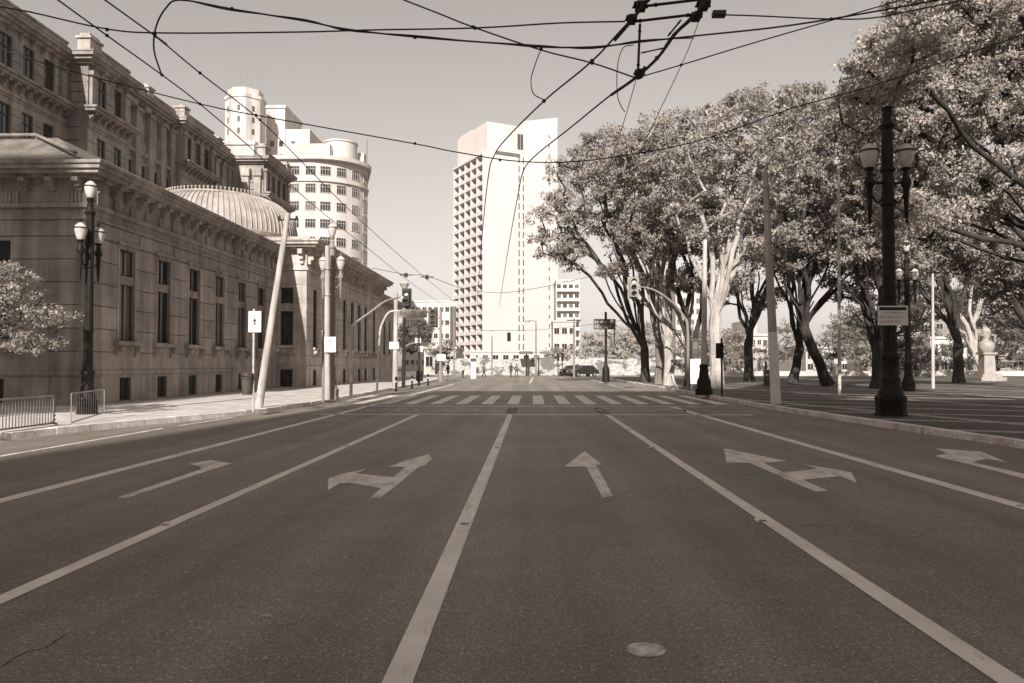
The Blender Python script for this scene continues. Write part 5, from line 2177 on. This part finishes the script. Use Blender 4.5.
# far greenery
tree('round_tree', 'loose pale-leaved tree beyond the hoarding, right of the white tower', (13.5, 118, 0), 3.0,
     [pt(600, 345, 118), pt(625, 345, 118)], [blob(596, 348, 118, 22, 14, 3), blob(620, 343, 118, 20, 20, 3), blob(645, 345, 118, 24, 20, 3)],
     1.9, 110, 1.3, 0.42, 'bark_mid', 'leaf_pale', 0.3, 14, group='trees beyond the hoarding')
tree('round_tree', 'small low bushy tree above the hoarding beside the white low block', (3.4, 116, 0), 1.6,
     [pt(553, 355, 116)], [blob(552, 354, 116, 10, 7, 1.8), blob(566, 353, 116, 10, 7, 1.8)],
     1.5, 80, 0.9, 0.36, 'bark_mid', 'leaf', 0.2, 15, group='trees beyond the hoarding')
tree('round_tree', 'dark tree behind the post with white plates at the left corner', (-16.8, 101, 0.1), 2.4,
     [pt(408, 335, 101)], [blob(406, 338, 101, 12, 16, 2), blob(423, 334, 101, 10, 12, 2)],
     1.5, 130, 1.0, 0.36, 'bark_dark', 'leaf_dark', 0.25, 16, group='trees beyond the hoarding')
tree('round_tree', 'leafy tree behind the street trees at the far edge of the square', (27, 106, 0), 3,
     [pt(700, 330, 106)], [blob(690, 345, 106, 24, 18, 3), blob(725, 345, 106, 24, 18, 3)],
     1.9, 110, 1.3, 0.42, 'bark_mid', 'leaf', 0.3, 17, group='trees beyond the hoarding')


# ------------------------------------------------------------------ overhead trolley wires
WCOUNT = 0


def wire(label, pts, r, knots=(), name='overhead_wire', beads=(), per=5):
    """one wire: world points -> smooth tube, with clamps (knots) on it"""
    t = spline(pts, per) if len(pts) > 2 else [Vector(p) for p in pts]
    b = MB()
    b.tube(t, r, 6)
    for q in knots:
        q = Vector(q)
        b.ball(tuple(q), r * 2.6, 4)
    o = b.build(name, 'wire')
    tag(o, label, 'wire', 'overhead wires')
    return o


ZW = 6.2


def zl(lst, z=ZW):
    return [at_z(px, py, z) for px, py in lst]


def yl(lst, Y):
    return [at_y(px, py, Y) for px, py in lst]


def ext(pts, d0=0.0, d1=0.0):
    pts = [Vector(p) for p in pts]
    if d0:
        pts = [pts[0] + (pts[0] - pts[1]).normalized() * d0] + pts
    if d1:
        pts = pts + [pts[-1] + (pts[-1] - pts[-2]).normalized() * d1]
    return pts


A_ = zl([(58, 0), (107, 35.5), (162, 75), (200, 104), (252, 149), (311, 203), (368, 248.6), (410, 282), (440, 303)])
B_ = zl([(105, 0), (155, 36), (200, 73), (260, 120), (301, 161), (358, 218), (415, 269), (445, 294)])
wire('left wire of the straight trolley pair on the left, running down the street', ext(A_, 14, 20), 0.0105, A_[1:4])
wire('right wire of the straight trolley pair on the left, running down the street', ext(B_, 14, 20), 0.0105, B_[1:4])
C_ = zl([(640, 10), (592, 61), (544, 101), (505, 140), (494, 156), (489, 172), (484, 215), (480, 262), (478, 290)])
D_ = zl([(704, 5), (673, 35), (657, 58), (638, 76), (612, 94), (570, 128), (535, 156), (523, 172), (517, 200), (508, 250), (503, 282)])
wire('left wire of the thick curving trolley pair in the middle of the sky', ext(C_, 8, 18), 0.014, C_[1:3])
wire('right wire of the thick curving trolley pair in the middle of the sky', ext(D_, 8, 18), 0.014, (D_[2], D_[3]))
# heavier runners near the frog
wire('heavy curved runner rail fixed along the right thick trolley wire', zl([(706, 3), (690, 20), (676, 33), (660, 55), (645, 70), (630, 82), (611, 95)], ZW - 0.015), 0.024, zl([(638, 76)], ZW))
wire('heavy curved runner rail fixed along the left thick trolley wire', zl([(644, 4), (632, 20), (615, 40)], ZW - 0.015), 0.023)
wire('near crosswise span wire over the whole street, just below the top of the picture',
     ext(yl([(-10, 5), (30, 12), (107, 29), (165, 33), (300, 32), (370, 30), (475, 28), (560, 23), (625, 21.5)], 10.2), 6, 0), 0.0105, yl([(107, 29.5), (155, 33), (475, 28)], 10.2))
wire('right part of the near span wire, leaving the junction box to the right', ext(yl([(714, 14.5), (760, 16), (831, 19), (880, 17), (960, 1)], 10.0), 0, 8), 0.009, yl([(831, 19)], 10.0))
wire('long sagging span wire passing in front of the white tower top',
     ext(yl([(0, 49), (67, 70), (200, 104), (288, 121), (416, 144), (456, 152), (521, 161.5), (592, 160), (694, 142), (790, 109), (872, 86), (960, 56)], 13.6), 5, 8), 0.0105,
     yl([(200, 104), (256, 115), (415, 143.5), (500, 160)], 13.6))
wire('twisted feeder cable looping down on the left and running along the top',
     yl([(161.6, 75), (154, 50), (156, 27), (166, 8), (181, 0), (232, 9), (305, 21), (346, 29), (415, 37), (500, 43.5), (541, 47), (592, 47), (640, 42), (694, 36), (770, 28), (831, 19), (927, 2), (990, -12)], 10.3),
     0.0115, yl([(232, 9), (415, 37)], 10.3))
wire('second strand twisted round the feeder cable at the top',
     yl([(190, 1), (232, 10.5), (305, 19.5), (346, 30.5), (415, 35.5), (470, 41), (541, 45.5), (592, 48.5), (640, 40.5), (694, 38)], 10.35), 0.008)
wire('diagonal stay wire running down right from the top to the lower junction clamp',
     ext(yl([(404, 0), (440, 14), (473, 27), (541, 50), (592, 63), (636, 78)], 11.0), 6, 0), 0.011, yl([(473, 27), (592, 63), (541, 49)], 11.0))
wire('stay wire rising right from the lower junction clamp to the feeder cable', ext(yl([(640, 77), (681, 65), (750, 44), (836, 19)], 11.0), 0, 6), 0.009, yl([(681, 65)], 11.0))
wire('thin wire falling from the junction box past the tree tops', yl([(702, 12), (692, 40), (681, 66), (660, 110), (640, 152), (626, 175)], 11.0), 0.006)
wire('thin wire falling from the lower junction clamp towards the trees', yl([(636, 80), (625, 118), (610, 165), (600, 190)], 11.0), 0.006)
wire('small drooping jumper loop between the feeder and the left thick wire', yl([(541, 49), (535, 65), (531, 80), (533, 93), (540, 98), (545, 100)], 11.2), 0.008)
wire('long drooping jumper loop left of the lower junction clamp', yl([(634, 45), (624, 47), (619, 58), (617, 74), (617.5, 95), (621, 106), (625, 112)], 11.0), 0.007)
# frog bars
J = thing('trolley_junction', 'heavy dark wire junction with insulated bars hanging over the road at the top', 'wire junction', tuple(at_y(670, 20, 10.0)))
b = MB()
for (p0, p1, r) in (((646, 6), (712, -2), 0.02), ((630, 22), (698, 14), 0.019), ((640, 24), (638, 72), 0.017), ((641, 53), (664, 48), 0.01), ((668, 36), (681, 20), 0.012)):
    a, e = at_y(*p0, 10.1), at_y(*p1, 10.1)
    b.tube([a, a + (e - a) * 0.5, e], r, 8)
    for k in (0.15, 0.85):
        q = a + (e - a) * k
        b.ball(tuple(q), r * 1.5, 4)
b.build('insulated_bar', 'wire', J)
for px, py, s in ((641, 7, 0.72), (704, 6, 0.72), (632, 20, 0.6), (697, 17, 0.6), (640, 74, 0.55)):
    b = MB()
    q = at_y(px, py, 10.1)
    b.box(q.x - 0.09 * s, q.x + 0.09 * s, q.y - 0.12, q.y + 0.12, q.z - 0.03 * s, q.z + 0.05 * s)
    b.box(q.x - 0.13 * s, q.x + 0.10 * s, q.y - 0.05, q.y + 0.05, q.z + 0.05 * s, q.z + 0.08 * s)
    b.tube([q + Vector((-0.1 * s, 0, -0.06)), q + Vector((0.12 * s, 0, 0.1))], 0.03 * s, 6)
    b.tube([q + Vector((-0.15 * s, 0.05, 0.02)), q + Vector((0.14 * s, 0.05, 0.02))], 0.022 * s, 6)
    b.build('clamp', 'wire', J)
b = MB()
q = at_y(719, 14.5, 10.1)
b.box(q.x - 0.085, q.x + 0.085, q.y - 0.05, q.y + 0.05, q.z - 0.03, q.z + 0.04)
b.build('connector', mat('connector', 0.08, 0.12), J, smooth=False)
# hangers far down the street
for i, (px, py, Y) in enumerate(((406, 275, 42), (427, 277, 42))):
    q = at_y(px, py, Y)
    b = MB()
    b.tube([q - Vector((0.35, 0, 0)), q + Vector((0.35, 0, 0))], 0.03, 6)
    b.box(q.x - 0.08, q.x + 0.08, q.y - 0.1, q.y + 0.1, q.z - 0.12, q.z + 0.1)
    tag(b.build('wire_hanger', 'wire'), ('left' if i == 0 else 'right') + ' one of two small wire hangers in the sky above the far left pavement', 'wire hanger', 'wire hangers')
wire('far thin cross wire in the sky left of the white tower, holding the hangers', [at_y(372, 268, 42), at_y(406, 274.5, 42), at_y(427, 276, 42), at_y(470, 290, 42), at_y(520, 291, 44), at_y(620, 270, 46)], 0.016)


# ------------------------------------------------------------------ people
def person(label, loc, rot, h, shirt, legs, stride=0.25, seed=0):
    g = random.Random(seed)
    s = h / 1.72
    me = bpy.data.meshes.new('person')
    V = [(0, 0, 0.95), (0, 0, 1.15), (0, 0.01, 1.38), (0, 0, 1.5), (0, 0.02, 1.6), (0, 0.02, 1.70),
         (0.19, 0, 1.40), (0.24, -0.08, 1.15), (0.22, 0.06, 0.92), (0.22, 0.1, 0.84),
         (-0.19, 0, 1.40), (-0.24, 0.08, 1.15), (-0.22, 0.16, 0.94), (-0.22, 0.2, 0.86),
         (0.10, 0, 0.88), (0.11, stride * 0.45, 0.50), (0.11, stride * 0.7, 0.09), (0.11, stride * 0.7 + 0.16, 0.04),
         (-0.10, 0, 0.88), (-0.11, -stride * 0.3, 0.50), (-0.11, -stride, 0.10), (-0.11, -stride + 0.16, 0.04)]
    E = [(0, 1), (1, 2), (2, 3), (3, 4), (4, 5), (2, 6), (6, 7), (7, 8), (8, 9), (2, 10), (10, 11), (11, 12), (12, 13),
         (0, 14), (14, 15), (15, 16), (16, 17), (0, 18), (18, 19), (19, 20), (20, 21)]
    RAD = [0.145, 0.135, 0.155, 0.055, 0.095, 0.09, 0.065, 0.048, 0.038, 0.035, 0.065, 0.048, 0.038, 0.035,
           0.095, 0.07, 0.05, 0.04, 0.095, 0.07, 0.05, 0.04]
    me.from_pydata([(a * s, c * s, e * s) for a, c, e in V], E, [])
    o = bpy.data.objects.new('person_rig', me)
    COL.objects.link(o)
    m = o.modifiers.new('s', 'SKIN')
    for i, r_ in enumerate(RAD):
        me.skin_vertices[0].data[i].radius = (r_ * s * (0.8 if i < 3 else 1), r_ * s)
    me.skin_vertices[0].data[0].use_root = True
    o.modifiers.new('d', 'SUBSURF').levels = 1
    dg = bpy.context.evaluated_depsgraph_get()
    me2 = bpy.data.meshes.new_from_object(o.evaluated_get(dg))
    bpy.data.objects.remove(o)
    me2.name = 'person'
    me2.materials.clear()
    for k in ('skin', shirt, legs, 'cloth_dark'):
        me2.materials.append(MATS[k])
    for p_ in me2.polygons:
        z = p_.center.z / s
        ax_ = abs(p_.center.x) / s
        p_.use_smooth = True
        p_.material_index = 0 if z > 1.47 or (ax_ > 0.17 and z < 1.0 and z > 0.8) else (1 if z > 0.95 else (2 if z > 0.1 else 3))
    ob = bpy.data.objects.new('person', me2)
    COL.objects.link(ob)
    ob.location = loc
    ob.rotation_euler = (0, 0, rot)
    tag(ob, label, 'person', 'pedestrians')
    b = MB()
    b.ball((0, 0.0, 1.685 * s), 0.1 * s, 6)
    hh = b.build('hair', 'hair')
    hh.parent = ob
    return ob


q = at_z(511, 377.2, 0)
person('person in dark clothes at the end of the road, left of a walking pair', (q.x, q.y, 0), R(10), 1.72, 'cloth_dark', 'cloth_dark', 0.2, 1)
q = at_z(516.5, 377.2, 0)
person('person in a grey top at the end of the road, right of a walking pair', (q.x, q.y, 0), R(-20), 1.66, 'cloth_mid', 'cloth_dark', 0.3, 2)
q = at_z(448, 381.0, zb)
person('person in dark clothes waiting at the left corner by the flared pole', (q.x, q.y, zb), R(80), 1.7, 'cloth_dark', 'cloth_mid', 0.1, 3)
q = at_z(672.5, 389.0, zb)
person('person in a dark jacket walking between the kerbside trees', (q.x, q.y, zb), R(70), 1.7, 'cloth_dark', 'cloth_pale', 0.3, 4)


for k, (px, py, lab, sh) in enumerate(((463, 378.0, 'person in a pale top far off by the left end of the hoarding', 'cloth_pale'),
                                       (484, 377.4, 'person in a grey coat far off before the hoarding, left of the tower', 'cloth_mid'))):
    q = at_z(px, py)
    person(lab, (q.x, q.y, 0), R(40 + 60 * k), 1.68, sh, 'cloth_dark', 0.25, 10 + k)
c = at_z(473.5, 378.5, 0)
t = thing('sign_pillar', 'white upright sign pillar with a dark band before the left part of the hoarding', 'sign', tuple(c))
b = MB()
b.box(c.x - 0.3, c.x + 0.3, c.y - 0.12, c.y + 0.12, 0, 2.6)
b.build('pillar', 'panel_white', t, smooth=False)
b = MB()
b.box(c.x - 0.305, c.x + 0.305, c.y - 0.125, c.y + 0.125, 1.9, 2.3)
b.build('band', 'panel_dark', t, smooth=False)
for k, (px, top, lab) in enumerate(((454, 300, 'slim grey pole at the left end of the hoarding, tallest of those there'),
                                    (492, 330, 'slim short pole with a plate before the middle of the hoarding'))):
    c = at_z(px, 377.5, 0)
    t = simple_pole('utility_pole', lab, 'utility pole', c, at_y(px, top, c.y), 0.1, 0.08, 'pole_grey')
    tp = at_y(px, top, c.y)
    b = MB()
    b.box(tp.x - 0.55, tp.x + 0.55, c.y - 0.14, c.y - 0.11, tp.z - 0.8, tp.z - 0.15)
    b.build('plate', 'cream_wall', t, smooth=False)
for k, (px, lab) in enumerate(((396, 'bollard nearest the tall grey pole with the white plate'), (412, 'bollard between the hanging signal and the post with white plates'),
                               (428, 'bollard nearest the flared pole at the left corner'))):
    c = at_z(px, 391.5 - k * 3.0, zb)
    t = thing('bollard', 'short iron ' + lab, 'bollard', (c.x, c.y, zb), 0, 'bollards along the left kerb')
    b = MB()
    b.lathe([(0.09, zb), (0.09, zb + 0.06), (0.055, zb + 0.1), (0.05, zb + 0.65), (0.07, zb + 0.68), (0.07, zb + 0.74), (0.03, zb + 0.82)], (c.x, c.y), 12)
    b.build('shaft', 'iron', t)
    b = MB()
    b.lathe([(0.06, zb + 0.5), (0.06, zb + 0.58)], (c.x, c.y), 12)
    b.build('band', 'panel_white', t)


# ------------------------------------------------------------------ parked cars
def make_car(label, loc, rot, paint):
    r = thing('parked_car', label, 'car', (0, 0, 0), 0, 'cars at the far corner')
    L_, W_ = 4.0, 1.68
    side = [(-2.0, 0.32), (-2.02, 0.7), (-1.9, 0.92), (-0.95, 1.0), (0.9, 1.02), (1.85, 0.95), (2.0, 0.7), (1.98, 0.32)]
    b = MB()
    for_y = lambda x, z, y: (x, y, z)
    n = len(side)
    ys = [(-0.84, 0.97), (-0.8, 1.0), (0.8, 1.0), (0.84, 0.97)]
    i0 = len(b.v)
    for y, k in ys:
        for x, z in side:
            b.v.append((x * k, y, 0.32 + (z - 0.32) * k))
    for j in range(len(ys) - 1):
        for k in range(n):
            k2 = (k + 1) % n
            b.f.append((i0 + j * n + k, i0 + j * n + k2, i0 + (j + 1) * n + k2, i0 + (j + 1) * n + k))
            b.mi.append(0)
    b.f.append(tuple(i0 + k for k in range(n)))
    b.f.append(tuple(i0 + 3 * n + k for k in reversed(range(n))))
    b.mi += [0, 0]
    b.build('body', paint, r)
    b = MB()
    # greenhouse
    lo = [(-0.98, 1.0), (1.7, 1.0)]
    b.prism([(-1.0, 0.99), (-0.3, 1.42), (1.2, 1.44), (1.72, 0.99)], -0.72, 0.72, lambda x, z, y: (x, y * (1.0 - 0.12 * (z > 1.2)), z))
    b.build('window', 'glass', r, smooth=False)
    b = MB()
    b.prism([(-0.36, 1.40), (-0.28, 1.45), (1.18, 1.47), (1.26, 1.42)], -0.66, 0.66, lambda x, z, y: (x, y, z))
    b.build('roof', paint, r, smooth=False)
    for x in (-1.25, 1.25):
        for y in (-0.78, 0.78):
            b = MB()
            b.lathe([(0.2, -0.1), (0.3, -0.1), (0.31, -0.05), (0.31, 0.05), (0.3, 0.1), (0.2, 0.1)], (0, 0), 18)
            b.v = [(x + a, y + e, 0.31 + c_) for a, c_, e in b.v]
            w_ = b.build('wheel', 'rubber', r)
            b = MB()
            b.lathe([(0.19, -0.105), (0.19, 0.105)], (0, 0), 14)
            b.v = [(x + a, y + e, 0.31 + c_) for a, c_, e in b.v]
            b.build('rim', 'grey_metal', w_)
    for y in (-0.6, 0.6):
        b = MB()
        b.box(-2.03, -1.95, y - 0.16, y + 0.16, 0.62, 0.76)
        b.build('headlight', 'light_metal', r, smooth=False)
        b = MB()
        b.box(1.96, 2.02, y - 0.14, y + 0.14, 0.68, 0.88)
        b.build('tail_light', 'cloth_mid', r, smooth=False)
    b = MB()
    b.box(-2.05, -1.97, -0.75, 0.75, 0.34, 0.5)
    b.box(1.95, 2.04, -0.75, 0.75, 0.34, 0.5)
    b.build('bumper', 'dark_metal', r, smooth=False)
    r.location = loc
    r.rotation_euler = (0, 0, rot)
    return r


q = at_z(583, 376.6, 0)
car = make_car('black hatchback parked before the hoarding at the far corner', (q.x, q.y, 0), R(28), 'car_paint')
q = at_z(571, 375.8, 0)
dup(car, (q.x, q.y, 0), R(62), 'dark hatchback seen end-on, half behind the black one')

# ------------------------------------------------------------------ air
hb = MB()
hb.box(-720, 720, -720, 720, -1.1, 92)
haze = hb.build('haze', 'ground', smooth=False)
haze['kind'] = 'stuff'
hm = bpy.data.materials.new('haze_air')
hm.use_nodes = True
hn = hm.node_tree
hn.nodes.remove(hn.nodes['Principled BSDF'])
pv_ = hn.nodes.new('ShaderNodeVolumePrincipled')
pv_.inputs['Color'].default_value = (0.97, 0.95, 0.92, 1)
pv_.inputs['Density'].default_value = 0.00035
pv_.inputs['Anisotropy'].default_value = 0.0
hn.links.new(pv_.outputs[0], hn.nodes['Material Output'].inputs['Volume'])
haze.data.materials.clear()
haze.data.materials.append(hm)

# ------------------------------------------------------------------ light
sun_dir = Vector((0.18, 1.75, -1.0)).normalized()      # the way the light travels
el = math.asin(-sun_dir.z)
az = math.atan2(-sun_dir.x, -sun_dir.y)                 # from +Y towards +X
sd_ = bpy.data.lights.new('sun', 'SUN')
sd_.energy = 3.3
sd_.angle = R(0.53)
sd_.color = (1.0, 0.98, 0.95)
so = bpy.data.objects.new('sun', sd_)
COL.objects.link(so)
so.rotation_euler = sun_dir.to_track_quat('-Z', 'Y').to_euler()
so.location = (-20, -80, 80)

w = bpy.data.worlds.new('World')
scene.world = w
w.use_nodes = True
nt = w.node_tree
bg = nt.nodes['Background']
sky = nt.nodes.new('ShaderNodeTexSky')
sky.sky_type = 'NISHITA'
sky.sun_disc = False
sky.sun_elevation = el
sky.sun_rotation = az
sky.air_density = 1.0
sky.dust_density = 0.5
sky.ozone_density = 1.0
sep_ = nt.nodes.new('ShaderNodeSeparateColor')       # blue-sensitive plate: the sky's blue channel as warm grey
nt.links.new(sky.outputs[0], sep_.inputs[0])
nt.links.new(color_of(nt, sep_.outputs[2], (1.055, 0.972, 0.91)), bg.inputs['Color'])
bg.inputs['Strength'].default_value = 0.05

vs = scene.view_settings
vs.view_transform = 'Standard'
vs.look = 'None'
vs.exposure = 1.06
vs.gamma = 1.0
vs.use_curve_mapping = False
scene.render.engine = 'CYCLES'
scene.cycles.max_bounces = 6
scene.cycles.diffuse_bounces = 3
scene.cycles.transparent_max_bounces = 4
scene.cycles.caustics_reflective = False
scene.cycles.caustics_refractive = False
scene.cycles.use_denoising = True
